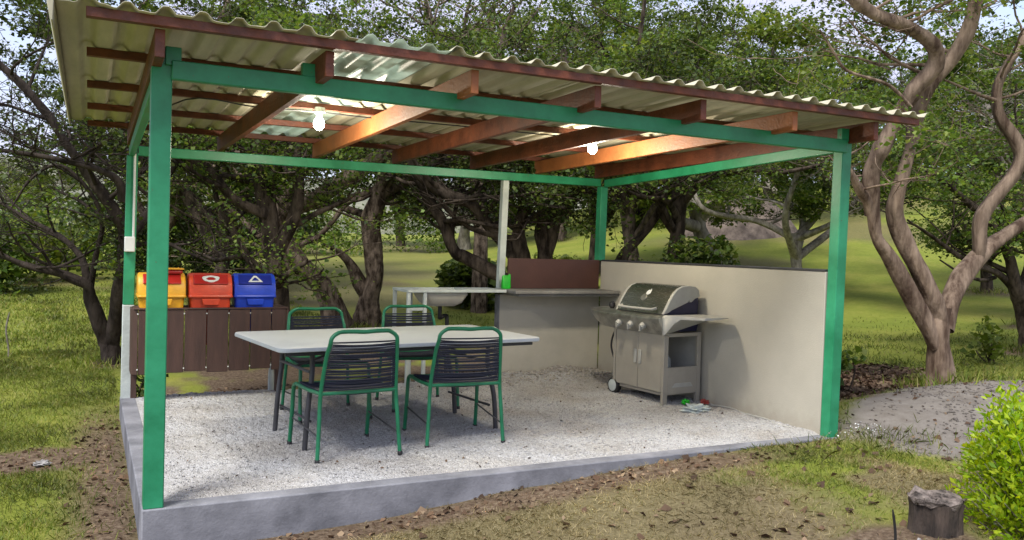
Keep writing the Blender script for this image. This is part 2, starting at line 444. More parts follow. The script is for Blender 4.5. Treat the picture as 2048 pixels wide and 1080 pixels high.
# distant hill with scrub, seen through the left hand trees
hx = np.linspace(-160, 190, 90); hy = np.linspace(95, 240, 26)
HX, HY = np.meshgrid(hx, hy)
HZ = 1.5 + 15 * np.exp(-((HY - 185) / 70) ** 2) * (.45 + .75 * vnoise(HX, HY, .014, 3, 3)) + 4 * vnoise(HX, HY, .08, 3, 1) - 8 * (HY < 100)
hi = np.arange(HX.size).reshape(HX.shape)
hme = fast_mesh('hill', np.stack([HX, HY, HZ], -1).reshape(-1, 3), np.stack([hi[:-1, :-1], hi[:-1, 1:], hi[1:, 1:], hi[1:, :-1]], -1).reshape(-1, 4)); smooth(hme)
ho = mobj('hill', hme, mat('hill_scrub', (.13, .145, .085), .95, .4, .25, 1, 2, col2=(.25, .25, .17))); ho['kind'] = 'structure'

# earth bank in the meadow behind the right hand wall
ex, ey = np.meshgrid(np.linspace(-1, 1, 40), np.linspace(-1, 1, 30))
bc = at(1478, 440, 33)
er = np.hypot(ex, ey)
EZ = 1.75 * np.clip(1 - er ** 2, -0.15, 1) ** 1 * (.75 + .5 * vnoise(ex * 3, ey * 3, 1, 4, 2)) + .15 * (vnoise(ex, ey, 14, 3, 1) - .5)
ei = np.arange(ex.size).reshape(ex.shape)
EX = bc[0] + ex * 2.6 + ey * 1.2; EY = bc[1] + ey * 2.2 - ex * 1.2
eme = fast_mesh('earth_bank', np.stack([EX, EY, ground(bc[0], bc[1]) - .75 + EZ * 1.3], -1).reshape(-1, 3), np.stack([ei[:-1, :-1], ei[:-1, 1:], ei[1:, 1:], ei[1:, :-1]], -1).reshape(-1, 4)); smooth(eme)
eo = mobj('earth_bank', eme, mat('earth', (.075, .055, .042), .95, .4, 2.5, 1, 12, col2=(.19, .15, .12))); eo['kind'] = 'structure'

# ------------------------------------------------------------------ base slab and gravel
T = .13
cb = MB()
cb.box(-.06, W + .06, -.06, -.06 + T, -.6, -.002)              # front kerb
cb.box(-.06, -.06 + T, -.06 + T, D + .06, -.6, -.002)           # left kerb
cb.box(-.06 + T, W + .06, D - .05, D + .06, -.6, -.03)         # back kerb
slab = cb.build('concrete_kerb', CONC, None, .008)
slab['kind'] = 'structure'
# gravel
gxs = np.arange(.06, W - .03, .0125); gys = np.arange(.06, D + .005, .0125)
AX, AY = np.meshgrid(gxs, gys)
AZ = .006 + .016 * (vnoise(AX, AY, 30, 2, 1) - .5) + .03 * (vnoise(AX, AY, 2.2, 3, 2) - .5) + .012 * (vnoise(AX, AY, 60, 1, 3) - .5)
pile = np.exp(-(((AX - 4.45) / .75) ** 2 + ((AY - 3.35) / .42) ** 2)); AZ += .10 * pile * (.6 + .8 * vnoise(AX, AY, 7, 3, 5)) + .03 * sstep(4.0, 5.1, AX) * vnoise(AX, AY, 9, 3, 6)
AZ *= 1; edge = np.minimum(sstep(.05, .16, AY), sstep(.05, .16, AX)); AZ = AZ * edge - .004 * (1 - edge)
ai = np.arange(AX.size).reshape(AX.shape)
ame = fast_mesh('gravel', np.stack([AX, AY, AZ], -1).reshape(-1, 3), np.stack([ai[:-1, :-1], ai[:-1, 1:], ai[1:, 1:], ai[1:, :-1]], -1).reshape(-1, 4)); smooth(ame)


def gravel_mat():
    m = bpy.data.materials.new('crushed_limestone'); m.use_nodes = True; nt = m.node_tree; b = nt.nodes['Principled BSDF']
    geo = nd(nt, 'ShaderNodeNewGeometry')
    v = nd(nt, 'ShaderNodeTexVoronoi'); v.inputs['Scale'].default_value = 100; nt.links.new(geo.outputs['Position'], v.inputs['Vector'])
    r = ramp(nt, [(0, (.30, .298, .295)), (.45, (.41, .41, .407)), (.85, (.50, .50, .50)), (1, (.58, .58, .58))]); nt.links.new(v.outputs['Color'], r.inputs[0])
    n = nd(nt, 'ShaderNodeTexNoise'); n.inputs['Scale'].default_value = 1.4; n.inputs['Detail'].default_value = 6; nt.links.new(geo.outputs['Position'], n.inputs['Vector'])
    r2 = ramp(nt, [(.36, (.76, .71, .64)), (.56, (1, 1, 1))]); nt.links.new(n.outputs['Fac'], r2.inputs[0])
    n3 = nd(nt, 'ShaderNodeTexNoise'); n3.inputs['Scale'].default_value = 45; n3.inputs['Detail'].default_value = 4; nt.links.new(geo.outputs['Position'], n3.inputs['Vector'])
    r3 = ramp(nt, [(.27, (.50, .44, .38)), (.37, (1, 1, 1))]); nt.links.new(n3.outputs['Fac'], r3.inputs[0])
    x = nd(nt, 'ShaderNodeMix', data_type='RGBA', blend_type='MULTIPLY'); x.inputs[0].default_value = .7; nt.links.new(r.outputs[0], x.inputs[6]); nt.links.new(r2.outputs[0], x.inputs[7])
    y = nd(nt, 'ShaderNodeMix', data_type='RGBA', blend_type='MULTIPLY'); y.inputs[0].default_value = .8; nt.links.new(x.outputs[2], y.inputs[6]); nt.links.new(r3.outputs[0], y.inputs[7])
    nt.links.new(y.outputs[2], b.inputs['Base Color']); b.inputs['Roughness'].default_value = .95; b.inputs['Specular IOR Level'].default_value = .15
    bp = nd(nt, 'ShaderNodeBump'); bp.inputs['Strength'].default_value = .8; bp.inputs['Distance'].default_value = .012
    nt.links.new(v.outputs['Distance'], bp.inputs['Height']); bp.invert = True; nt.links.new(bp.outputs[0], b.inputs['Normal'])
    return m


GRAV = gravel_mat()
gro = mobj('gravel', ame, GRAV); stuff(gro, 'stuff', 'pale crushed limestone gravel covering the shelter floor', 'gravel')


def gz(x, y):
    return float(AZ[int(np.clip((y - .06) / .0125, 0, AZ.shape[0] - 1)), int(np.clip((x - .06) / .0125, 0, AZ.shape[1] - 1))])


# ------------------------------------------------------------------ shelter
sh = thing('picnic_shelter', 'open green steel shelter with corrugated roof over the gravel floor', 'shelter')
def post(x0, y0, z0, x1, y1, z1, w, m, name='post'):
    return MB().beam((x0, y0, z0), (x1, y1, z1), w, w, (0, 1, 0)).build(name, m, sh, .006)
post(.0, 0, -.003, .01, 0, 2.52, .105, GREEN)
post(W - .01, .0, -.012, W + .03, 0, 2.44, .10, GREEN)
post(W - .01, D + .02, 1.36, W + .0, D + .02, 2.24, .095, GREEN)
post(.0, D, .86, .015, D, 2.24, .095, GREEN)
post(-.005, D, -.02, .0, D, .86, .10, PALE).__setitem__('label', 'pale grey lower half of the rear post')
post(3.835, D + .03, 1.0, 3.86, D + .02, 2.24, .075, PALE, 'post').__setitem__('label', 'white post standing on the counter end')
HZ_ = 2.385
MB().beam((.055, -.055, HZ_ + .01), (W + .0, -.055, HZ_ - .008), .05, .105).build('beam', GREEN, sh, .006)
MB().beam((.05, D, 2.285), (W - .05, D, 2.285), .06, .09).build('beam', GREEN, sh, .006)
MB().beam((W + .005, .05, 2.375), (W, D - .05, 2.275), .05, .09).build('beam', GREEN, sh, .006)
MB().beam((.0, .055, 2.385), (0.01, D - .05, 2.275), .05, .09).build('beam', GREEN, sh, .006)
Y0, YB = -.30, D + .22
rx = [(-.02, .0, RUST), (.86, .81, RUST), (1.75, 1.75, RUST_LIT), (2.63, 2.61, RUST), (3.50, 3.53, RUST), (4.36, 4.36, RUST_LIT), (5.22, 5.19, RUST)]  # the two rafters beside the bulbs have lamplight in their base colour
for xa, xb, m in rx:
    MB().beam((xa, Y0, 2.482), (xb, YB, 2.430), .05, .145).build('rafter', m, sh, .004)
for x in (.065, .80, W - .02):
    MB().box(x - .04, x + .04, -.07, -.02, 2.42, 2.52).build('bracket', GREEN, sh, .003)
PY = [-.335, .60, 1.69, 2.71, YB - .03]
for i, y in enumerate(PY):
    zp = 2.582 - .0127 * (y + .3)
    MB().beam((-.36, y, zp), (W + .48, y, zp), .05, .05).build('purlin', RUST, sh, .003)


def sheet(x0, x1, y0, y1, ph=0.0, dz=0.0):
    xs = np.arange(x0, x1 + 1e-6, .0125); ys = np.linspace(y0, y1, 24)
    X, Y = np.meshgrid(xs, ys)
    t = ((X + ph) / .178) % 1.0
    prof = .035 * np.clip((np.abs(t - .5) * 2 - .45) / .35, 0, 1)                         # trapezoid ribs, wide flats below
    Z = 2.609 - .0127 * (Y + .3) + prof + dz + .008 * (vnoise(X, Y, 1.3, 2, 4) - .5) + .006 * np.exp(-((Y - y0) / .12) ** 2) * (vnoise(X, Y * 0, 9, 2, 6) - .5) * 4
    Yj = Y + .03 * (Y < y0 + .01) * (vnoise(X, Y * 0, 2.1, 2, 7) - .5)
    n = X.size; ii = np.arange(n).reshape(X.shape)
    V = np.concatenate([np.stack([X, Yj, Z], -1).reshape(-1, 3), np.stack([X, Yj, Z + .003], -1).reshape(-1, 3)])
    q = np.stack([ii[:-1, :-1], ii[:-1, 1:], ii[1:, 1:], ii[1:, :-1]], -1).reshape(-1, 4)
    f = [q[:, ::-1], q + n]
    for e in (ii[0, :], ii[-1, ::-1]):
        f.append(np.stack([e[:-1], e[1:], e[1:] + n, e[:-1] + n], -1))
    for e in (ii[::-1, 0], ii[:, -1]):
        f.append(np.stack([e[:-1], e[1:], e[1:] + n, e[:-1] + n], -1))
    me = fast_mesh('roof_sheet', V, np.concatenate(f)); smooth(me)
    return me


def clear_mat():
    m = bpy.data.materials.new('translucent_sheet'); m.use_nodes = True; nt = m.node_tree; out = nt.nodes['Material Output']; b = nt.nodes['Principled BSDF']
    b.inputs['Base Color'].default_value = (.62, .70, .60, 1); b.inputs['Roughness'].default_value = .35
    t = nd(nt, 'ShaderNodeBsdfTranslucent'); t.inputs['Color'].default_value = (.62, .74, .62, 1)
    n = nd(nt, 'ShaderNodeTexNoise'); n.inputs['Scale'].default_value = 3; n.inputs['Detail'].default_value = 6
    tc = nd(nt, 'ShaderNodeTexCoord'); nt.links.new(tc.outputs['Object'], n.inputs['Vector'])
    r = ramp(nt, [(.35, (.28, .30, .22)), (.55, (.66, .74, .64))]); nt.links.new(n.outputs['Fac'], r.inputs[0]); nt.links.new(r.outputs[0], t.inputs['Color']); nt.links.new(r.outputs[0], b.inputs['Base Color'])
    x = nd(nt, 'ShaderNodeMixShader'); x.inputs[0].default_value = .55
    nt.links.new(b.outputs[0], x.inputs[1]); nt.links.new(t.outputs[0], x.inputs[2]); nt.links.new(x.outputs[0], out.inputs['Surface'])
    return m


CLEAR = clear_mat()
a = .178
edges = [(-.50, .50), (.445, 1.0), (.93, 1.62), (1.56, 2.63), (2.58, 3.65), (3.60, 4.55), (4.5, 5.70)]
for i, (x0, x1) in enumerate(edges):
    if i == 2:
        o = mobj('translucent_panel', sheet(x0, x1, -.385, D + .27, 0, .004), CLEAR, sh); o['label'] = 'translucent pale roof panel above the lamp'
    else:
        mobj('roof_sheet', sheet(x0, x1, -.40 + .012 * (i % 2), D + .27, 0, .0035 * (i % 2) + .0005 * i), SHEET, sh)
MB().prism([(-.53, 2.655), (-.50, 2.66), (-.497, 2.60), (-.50, 2.50), (-.507, 2.50), (-.525, 2.58)], -.44, D + .29, 'y').build('edge_flashing', SHEET, sh, .002)

# switch box and conduit on the rear left post
sb = thing('switch_box', 'small white electrical box on the rear post above the bins', 'switch', (0.0, D - .055, 1.42))
MB().box(-.045, .045, -.05, 0, -.07, .07).build('cover', WHITE, sb, .008)
MB().tube([(.03, -.018, .07), (.032, -.018, .45), (.034, -.018, .83)], .011, 10).build('conduit', WHITE, sb)

# lamps
def lamp(x, y, z, label, power):
    l = thing('bulb_lamp', label, 'lamp', (x, y, z), 0, 'bulbs hanging under the roof')
    MB().lathe([(.045, .115), (.05, .10), (.05, .075), (.03, .07), (.022, .05)], 18).build('socket', WHITE, l)
    b = MB().lathe([(.018, .05), (.022, .035), (.036, .015), (.043, -.01), (.040, -.035), (.026, -.055), (.008, -.063)], 20).build('bulb', BULB, l)
    ld = bpy.data.lights.new('lamp_light', 'POINT'); ld.energy = power; ld.color = (1.0, .90, .72); ld.shadow_soft_size = .09
    lo = bpy.data.objects.new('lamp_light', ld); COL.objects.link(lo); lo.parent = l; lo.location = (0, 0, -.12)
BULB = emit('lit_bulb', (1, .96, .86), 22)
lamp(1.285, 1.69, 2.435, 'lit bulb under the translucent roof panel, above the table', 32)
lamp(3.83, 1.69, 2.435, 'lit bulb between the rafters on the grill side of the roof', 40)

cb_ = MB().tube(spline([(.06, D - .09, 2.26), (.07, D - .09, 2.46), (.30, 1.745, 2.522), (.80, 1.735, 2.515), (1.285, 1.73, 2.52), (1.80, 1.735, 2.515), (2.5, 1.74, 2.52), (3.2, 1.735, 2.515), (3.83, 1.73, 2.52)], 5), .006, 6).build('cable', DARK)
tag(cb_, 'thin dark electric cable strung under the purlins between the two bulbs', 'cable')

# ------------------------------------------------------------------ walls, counter, sink
rw = thing('low_wall', 'long beige plastered half-height wall behind the grill', 'wall', (W, 0, 0))
WT = .045
mb = MB(); mb.box(-WT, .10, .06, D - .062, -.4, 1.352); mb.build('wall', WALL, rw, .006)
MB().box(-WT - .004, .104, .065, D - .07, 1.353, 1.372).build('top_strip', DARK, rw, .003)  # narrow dark strip along the top of the wall

ct = thing('kitchen_counter', 'beige masonry counter with grey worktop and brown splashback in the back corner', 'counter', (3.80, D, 0))
MB().box(0, W - 3.80 - WT - .003, -.05, .06, -.02, .955).build('wall', WALLG, ct, .005)
MB().box(-.012, .0, -.048, .058, -.02, .95).build('end_face', CONC, ct, .002)
MB().box(-.03, W - 3.80 - WT - .004, -.50, .05, .985, 1.022).build('worktop', CONCG, ct, .008)
MB().box(.02, W - 3.80 - WT - .006, -.47, -.05, .957, .983).build('shelf_support', CONCG, ct, .004)
MB().box(.10, W - 3.80 - .055, -.045, -.01, 1.024, 1.365).build('splashback', DKBROWN, ct, .004)

sk = thing('sink_unit', 'grey utility sink hanging in a steel frame beside the counter', 'sink', (2.62, D - .30, 0))
wt = MB(); 
outer = rrect(0, 1.14, 0, .50, .02, 3); 
wt.box(0, .22, 0, .5, .99, 1.02); wt.box(.70, 1.14, 0, .5, .99, 1.02); wt.box(.22, .70, 0, .06, .99, 1.02); wt.box(.22, .70, .44, .5, .99, 1.02)
wt.build('worktop', PALE, sk, .004)
rings = []
for z, k in ((.988, 0), (.965, -.005), (.93, .012), (.87, .045), (.835, .10)):
    rings.append([(x, y, z) for x, y in rrect(.21 + k, .71 - k, .05 + k, .45 - k, .06, 4)])
for z, k in ((.86, .08), (.93, .035), (.985, .02)):
    rings.append([(x, y, z) for x, y in rrect(.21 + k, .71 - k, .05 + k, .45 - k, .06, 4)])
MB().loft(rings).build('basin', WALLG, sk)
for x in (.02, .20):
    for y in (.03, .47):
        MB().box(x - .018, x + .018, y - .018, y + .018, -.25, .988).build('leg', PALE, sk, .003)
MB().box(.04, .18, .018, .042, .80, .83).build('brace', PALE, sk, .003)
MB().tube(spline([(.46, .25, .85), (.46, .25, .74), (.47, .27, .70), (.54, .30, .72), (.57, .31, .66), (.57, .31, .2), (.57, .31, -.2)]), .022, 12).build('drain_pipe', BLACK, sk)
MB().tube([(.30, .30, -.2), (.30, .30, .80)], .02, 10).build('supply_pipe', WHITE, sk)

jg = thing('detergent_pouch', 'bright green plastic pouch standing on the counter by the white post', 'pouch', (3.845, D - .10, 1.024))
rings = []
for z, w_, d_ in ((0, .048, .032), (.02, .052, .034), (.09, .05, .026), (.135, .052, .012), (.15, .046, .006)):
    rings.append([(x + .02 * z, y, z) for x, y in rrect(-w_, w_, -d_, d_, min(w_, d_) * .6, 4)])
MB().loft(rings).build('bag', LIME, jg)
MB().lathe([(.012, 0), (.012, .03), (.010, .034)], 12, (.042, 0, .13)).build('spout', LIME, jg)

# ------------------------------------------------------------------ litter bins on their rack
rk = thing('bin_rack', 'brown plank bin rack hung on the rear post', 'bin rack', (0.0, D - .34, 0))
pw = .195
for k in range(7):
    x0 = .07 + k * pw
    w_ = pw - .008
    p = MB().box(x0, min(x0 + w_, 1.37), -.012, .012, .26 + .008 * ((k * 7) % 3 - 1), .835).build('plank', BROWN, rk, .006)
    for z in (.30, .80):
        MB().lathe([(.007, 0), (.006, -.004)], 8, (x0 - .006, -.014, z), 'y').build('screw', WHITE, rk)
MB().prism([(.065, -.006), (.03, .02), (.012, .06), (.012, .36), (.03, .36), (.035, .075), (.05, .04), (.068, .02)], .25, .845).build('side_panel', BROWN, rk, .004)
MB().box(1.375, 1.395, -.01, .36, .25, .83).build('side_panel', BROWN, rk, .004)
t_ = MB()
t_.box(.03, 1.39, -.02, .02, .838, .852); t_.box(.03, 1.39, .33, .36, .838, .852)
for x0, x1 in ((.03, .10), (.455, .50), (.865, .90), (1.26, 1.39)): t_.box(x0, x1, .02, .33, .838, .852)
t_.build('top_rail', BROWN, rk, .003)
for x in (.05, 1.36):
    MB().box(x - .025, x + .025, .27, .33, -.3, .25).build('leg', BROWN, rk, .003)


def rbox(cx, w, d0, d1, r, z): return [(x, y, z) for x, y in rrect(cx - w, cx + w, d0, d1, r, 4)]


def bin_(x, w, bm, fm, label, kind):
    b = thing('litter_bin', label, 'bin', (x, D - .325, .50), 0, 'recycling bins in the brown rack')
    body = MB().loft([rbox(0, w * .80, .03, .27, .03, 0), rbox(0, w * .90, .01, .29, .035, .36), rbox(0, w * .93, .005, .295, .035, .44)])
    body.build('body', bm, b)
    MB().loft([rbox(0, w, -.02, .31, .03, .445), rbox(0, w * 1.01, -.025, .315, .03, .455), rbox(0, w, -.02, .31, .03, .468)]).build('rim', bm, b)
    # domed lid: profile in y-z, lofted across x with inset ends
    prof = [(-.012, .468), (-.005, .55), (.03, .62), (.075, .655), (.14, .668), (.22, .655), (.28, .60), (.30, .468)]
    rings = []
    for sx, k in ((-.985, .90), (-.96, .97), (-.90, 1), (.90, 1), (.96, .97), (.985, .90)):
        rings.append([(sx * w, .145 + (y - .145) * k, .468 + (z - .468) * k) for y, z in prof])
    lid = MB().loft(rings).build('lid', bm, b)
    # flap set on the sloping front of the lid
    fl = MB(); a0 = np.array([-.004, .566]); a1 = np.array([.066, .650])
    nrm = np.array([-(a1 - a0)[1], (a1 - a0)[0]]); nrm /= np.linalg.norm(nrm)
    for (u0, u1) in ((-.78, .78),):
        pts = []
        for t in (0, 1):
            base = a0 + (a1 - a0) * t
            pts.append((base, base + nrm * .014))
        vs = [(u0 * w, *pts[0][0]), (u1 * w, *pts[0][0]), (u1 * w, *pts[1][0]), (u0 * w, *pts[1][0]), (u0 * w, *pts[0][1]), (u1 * w, *pts[0][1]), (u1 * w, *pts[1][1]), (u0 * w, *pts[1][1])]
        fl.add(vs, [(0, 3, 2, 1), (4, 5, 6, 7), (0, 1, 5, 4), (1, 2, 6, 5), (2, 3, 7, 6), (3, 0, 4, 7)])
    flo = fl.build('flap', fm, b, .005)
    if kind == 'hood':
        MB().box(-.55 * w, .85 * w, .02, .16, .66, .70).build('hood', fm, b, .015)
        MB().box(-.60 * w, .9 * w, .0, .18, .70, .712).build('hood_top', bm, b, .004)
    else:
        # white mark made of three bent strokes
        mk = MB(); C = (a0 + a1) / 2; tv = (a1 - a0) / np.linalg.norm(a1 - a0)
        def pt(u, v, h): q = C + tv * v + nrm * h; return (u, q[0], q[1])
        if kind == 'triangle':
            out = [(-.068, -.036), (-.03, -.036), (.03, -.036), (.068, -.036), (.040, .0), (.012, .038), (-.012, .038), (-.040, .0)]
            inn = [(-.036, -.020), (-.02, -.022), (.02, -.022), (.036, -.020), (.022, .0), (.005, .018), (-.005, .018), (-.022, .0)]
        else:
            qs = np.linspace(0, 2 * PI, 24, endpoint=False)
            wv = 1 + .16 * np.maximum(0, np.sin(3 * qs))
            out = [(.072 * math.cos(q) * k, .036 * math.sin(q) * k) for q, k in zip(qs, wv)]
            inn = [(.044 * math.cos(q) * (2 - k), .019 * math.sin(q) * (2 - k)) for q, k in zip(qs, wv)]
        n = len(out); vs = [pt(*c, h) for h in (.0155, .019) for c in out + inn]
        fs = []
        for k in range(n):
            k2 = (k + 1) % n
            fs += [(k, k2, n + k2, n + k), (2 * n + k, 2 * n + k2, 3 * n + k2, 3 * n + k), (k, k2, 2 * n + k2, 2 * n + k), (n + k, n + k2, 3 * n + k2, 3 * n + k)]
        mk.add(vs, fs)
        mk.build('marking', WHITE, b)
    MB().prism([(-.35 * w, .375), (.35 * w, .375), (.42 * w, .435), (-.42 * w, .435)], -.03, .0, 'y').build('handle', bm, b, .006)
    return b


bin_(.265, .205, YEL, REDD, 'yellow bin with a red hood, first of the row behind the green post', 'hood')
bin_(.685, .195, RED, REDD, 'red lidded bin with white recycling arrows, between yellow and blue bins', 'loop')
bin_(1.085, .195, BLUE, BLUED, 'blue lidded bin with white triangle mark, at the end of the row', 'triangle')

# stake
st = MB().tube([(0, 0, -.25), (0, 0, .22), (0, 0, .30), (.002, 0, .36)], [.03, .03, .022, .006], 10).build('stake', PALE); st.location = (1.335, D + .14, -.1)
tag(st, 'short pale pointed stake at the back edge of the gravel', 'stake')

# ------------------------------------------------------------------ folding table
ang = math.radians(6.5)
tb = thing('folding_table', 'long white plastic folding table with dark steel legs', 'table', (1.875, 1.575, 0), ang)
L2, W2 = 1.105, .60
top = MB(); rings = []
for z, k in ((.712, .012), (.716, .002), (.73, 0), (.742, .003), (.746, .010)):
    rings.append([(x, y, z) for x, y in rrect(-L2 + k, L2 - k, -W2 + k, W2 - k, .07 - k, 6)])
top.loft(rings).build('tabletop', TABLE, tb)
MB().box(-L2 + .06, L2 - .06, -W2 + .06, -W2 + .085, .68, .712).build('apron', DARK, tb, .004)
MB().box(-L2 + .06, L2 - .06, W2 - .085, W2 - .06, .68, .712).build('apron', DARK, tb, .004)
for sx in (-1, 1):
    for yy in (-.52, .16):
        xt = sx * (L2 - .28 - (.17 if sx > 0 else 0)); xb = xt + sx * .06
        MB().tube(spline([(xt, yy + .05, .70), (xt, yy + .05, .52), (xb - sx * .02, yy + .01, .28), (xb, yy, .003)], 5), .0195, 10).build('leg', DARK, tb)
    xt = sx * (L2 - .27 - (.17 if sx > 0 else 0))
    MB().tube([(xt, -.49, .20), (xt, .19, .20)], .010, 8).build('brace', DARK, tb)
    MB().tube([(xt, -.46, .55), (xt, .21, .55)], .012, 8).build('brace', DARK, tb)
    MB().tube([(xt, -.14, .55), (sx * .35, -.14, .70)], .010, 8).build('brace', DARK, tb)

# ------------------------------------------------------------------ chairs
def make_chair(label):
    c = thing('strap_chair', label, 'chair', (0, 0, 0), 0, 'green steel strap chairs round the table')
    hw = .285; r = .0145
    # back frame: rear foot up, over the top and down again; the chair faces +y
    path = [(-hw - .015, -.02, .0), (-hw, .0, .25), (-hw + .012, .015, .46), (-hw + .03, -.03, .70), (-hw + .043, -.062, .79)]
    top_ = []
    for k in range(1, 6):
        a_ = math.radians(180 - 90 * k / 6); top_.append((-hw + .145 + .10 * math.cos(a_), -.068, .81 + .072 * math.sin(a_)))
    mid = [(-.08, -.074, .880), (0, -.076, .876), (.08, -.074, .880)]
    full = path + top_ + mid + [(-x, y, z) for x, y, z in top_[::-1]] + [(-x, y, z) for x, y, z in path[::-1]]
    MB().tube(spline(full, 4), r, 10).build('back_frame', GREEN2, c)
    MB().tube([(-hw + .012, .015, .455), (hw - .012, .015, .455)], .013, 10).build('rear_rail', GREEN2, c)
    for s in (-1, 1):
        MB().tube(spline([(s * (hw - .012), .015, .455), (s * hw, .25, .45), (s * (hw + .004), .50, .455)], 4), .013, 10).build('side_rail', GREEN2, c)
        MB().tube(spline([(s * (hw + .004), .50, .455), (s * (hw + .006), .55, .42), (s * (hw + .01), .565, .25), (s * (hw + .014), .60, 0)], 4), [.015] * 13, 10).build('front_leg', GREEN2, c)
        MB().tube([(s * (hw - .006), -.0, .16), (s * (hw + .008), .575, .20)], .006, 8).build('stretcher', DARK, c)
        MB().lathe([(.018, 0), (.018, .022), (.015, .026)], 10, (s * (hw + .015), -.02, -.003)).build('foot_cap', BLACK, c)
        MB().lathe([(.018, 0), (.018, .022), (.015, .026)], 10, (s * (hw + .014), .60, -.003)).build('foot_cap', BLACK, c)
    MB().tube([(-hw, .505, .452), (hw, .505, .452)], .012, 8).build('front_rail', GREEN2, c)
    seat = MB()
    for k in range(26):
        y = .035 + k * .018
        pts = [(-hw + .02, y, .462), (-.15, y, .448), (0, y, .442), (.15, y, .448), (hw - .02, y, .462)]
        seat.tube(spline(pts, 2), .0105, 6)
    seat.build('seat', NAVY, c)
    back = MB()
    for k in range(25):
        t = k / 24; z = .482 + .325 * t; 
        hwz = np.interp(z, [.46, .70, .825], [hw - .012, hw - .03, hw - .045]) - .01; y0 = np.interp(z, [.46, .70, .825], [.015, -.03, -.065])
        sg = .004 * math.sin(k * 2.4) - .004; pts = [(-hwz, y0, z), (-hwz * .5, y0 - .012, z + sg), (0, y0 - .016, z + sg * 1.3), (hwz * .5, y0 - .012, z + sg), (hwz, y0, z)]
        back.tube(spline(pts, 2), .0058, 6)
    back.build('backrest', NAVY, c)
    return c


ch = make_chair('green strap chair with its back to the kerb, at the table end nearest the bins')
places = [((1.343, .60), math.radians(5), None),
          ((2.19, .72), math.radians(-4), 'green strap chair with its back to the kerb, at the grill end of the table'),
          ((1.50, 2.47), math.radians(180 + 2), 'green strap chair behind the table, facing out, nearest the bin rack'),
          ((2.42, 2.62), math.radians(180 - 4), 'green strap chair behind the table, facing out, in front of the sink')]
for i, ((x, y), rz, lab) in enumerate(places):
    o = ch if i == 0 else dup(ch)
    o.location = (x, y, gz(x, y) + .004); o.rotation_euler = (0, 0, rz)
    if lab: o['label'] = lab

# ------------------------------------------------------------------ gas grill
gr = thing('gas_grill', 'steel gas grill on a taupe two-door cart against the beige wall', 'grill', (4.52, 2.28, .01), math.radians(-84.6))
w, d = .767, .484
MB().box(.035, w - .035, .03, d - .02, .085, .115).build('bottom_shelf', TAUPE, gr, .004)
for x0 in (.038, w / 2 + .002):
    dr = MB().box(x0, x0 + w / 2 - .04, .004, .026, .12, .685).build('door', TAUPE, gr, .006)
    hx_ = w / 2 - .055 if x0 < .2 else w / 2 + .012
    MB().box(hx_, hx_ + .042, -.008, .003, .36, .50).build('handle', GREYP, dr, .005)
for sx, x0 in ((0, 0.0), (1, w - .034)):
    sd = MB()
    sd.box(x0, x0 + .034, 0, .055, .0 if sx else .10, .69); sd.box(x0, x0 + .034, d - .05, d, .0, .69); sd.box(x0, x0 + .034, .055, d - .05, .10, .36); sd.box(x0, x0 + .034, .055, d - .05, .655, .69)
    sp = sd.build('side_panel', TAUPE, gr, .003)
    if sx:
        MB().prism([(.11, .165), (d - .10, .165), (d - .13, .205), (.15, .205)], x0 + .030, x0 + .037, 'x').build('side_grip', GREYP, sp, .002)
MB().box(.04, w - .04, d - .022, d - .012, .12, .66).build('back_panel', GREYP, gr, .002)
MB().lathe([(.10, .13), (.14, .16), (.15, .3), (.14, .40), (.10, .45), (.03, .47)], 20, (w * .5, .25, 0)).build('gas_bottle', PALE, gr)
# wheels at the left: hub caps face the front
for y in (.06, d - .06):
    wh = MB().lathe([(.045, -.03), (.078, -.028), (.085, -.015), (.085, .015), (.078, .028), (.045, .03)], 24, (.0, y - .03, .083), 'y').build('wheel', BLACK, gr)
    MB().lathe([(.0601, -.006), (.06, -.034), (.045, -.038), (.012, -.040)], 24, (.0, y - .03, .083), 'y').build('hub_cap', PALE, wh)
# firebox
MB().prism([(.03, .70), (.0, .86), (.02, .87), (d - .02, .87), (d - .005, .80), (d - .04, .70)], .03, w - .03, 'x').build('firebox', NAVYE, gr, .006)
# navy lid core and steel lid skin
prof = [(-.005, .872), (.03, .93), (.075, 1.005), (.125, 1.075), (.175, 1.118), (.24, 1.142), (.32, 1.148), (.40, 1.138), (.445, 1.11), (.462, 1.05), (.466, .95), (.46, .872)]
core = [(.23 + (y - .23) * .965, .872 + (z - .872) * .965) for y, z in prof]
MB().prism(core, .035, w - .035, 'x').build('lid_liner', NAVYE, gr)
lid = MB()
skin = prof[:9]; inner = [(.23 + (y - .23) * .975, .872 + (z - .872) * .975) for y, z in skin]
lid.prism(skin + inner[::-1], .05, w - .05, 'x')
lido = lid.build('lid', STEEL, gr, .002)
# grey cheek with its stepped lower edge, on both ends
ck = prof[:10] + [(.455, 1.035), (.40, 1.02), (.355, .985), (.33, .985), (.32, 1.005), (.31, .985), (.20, .945), (.10, .91), (.05, .882)]
for x0, x1 in ((.018, .052), (w - .052, w - .018)):
    MB().prism(ck, x0, x1, 'x').build('lid_cheek', GREYP, gr, .006)
# bar handle
MB().tube(spline([(.13, -.005, .925), (.13, -.05, .918), (.16, -.06, .915), (.5 * w, -.062, .913), (w - .16, -.06, .915), (w - .13, -.05, .918), (w - .13, -.005, .925)], 4), .013, 10).build('lid_handle', GREYP, lido)
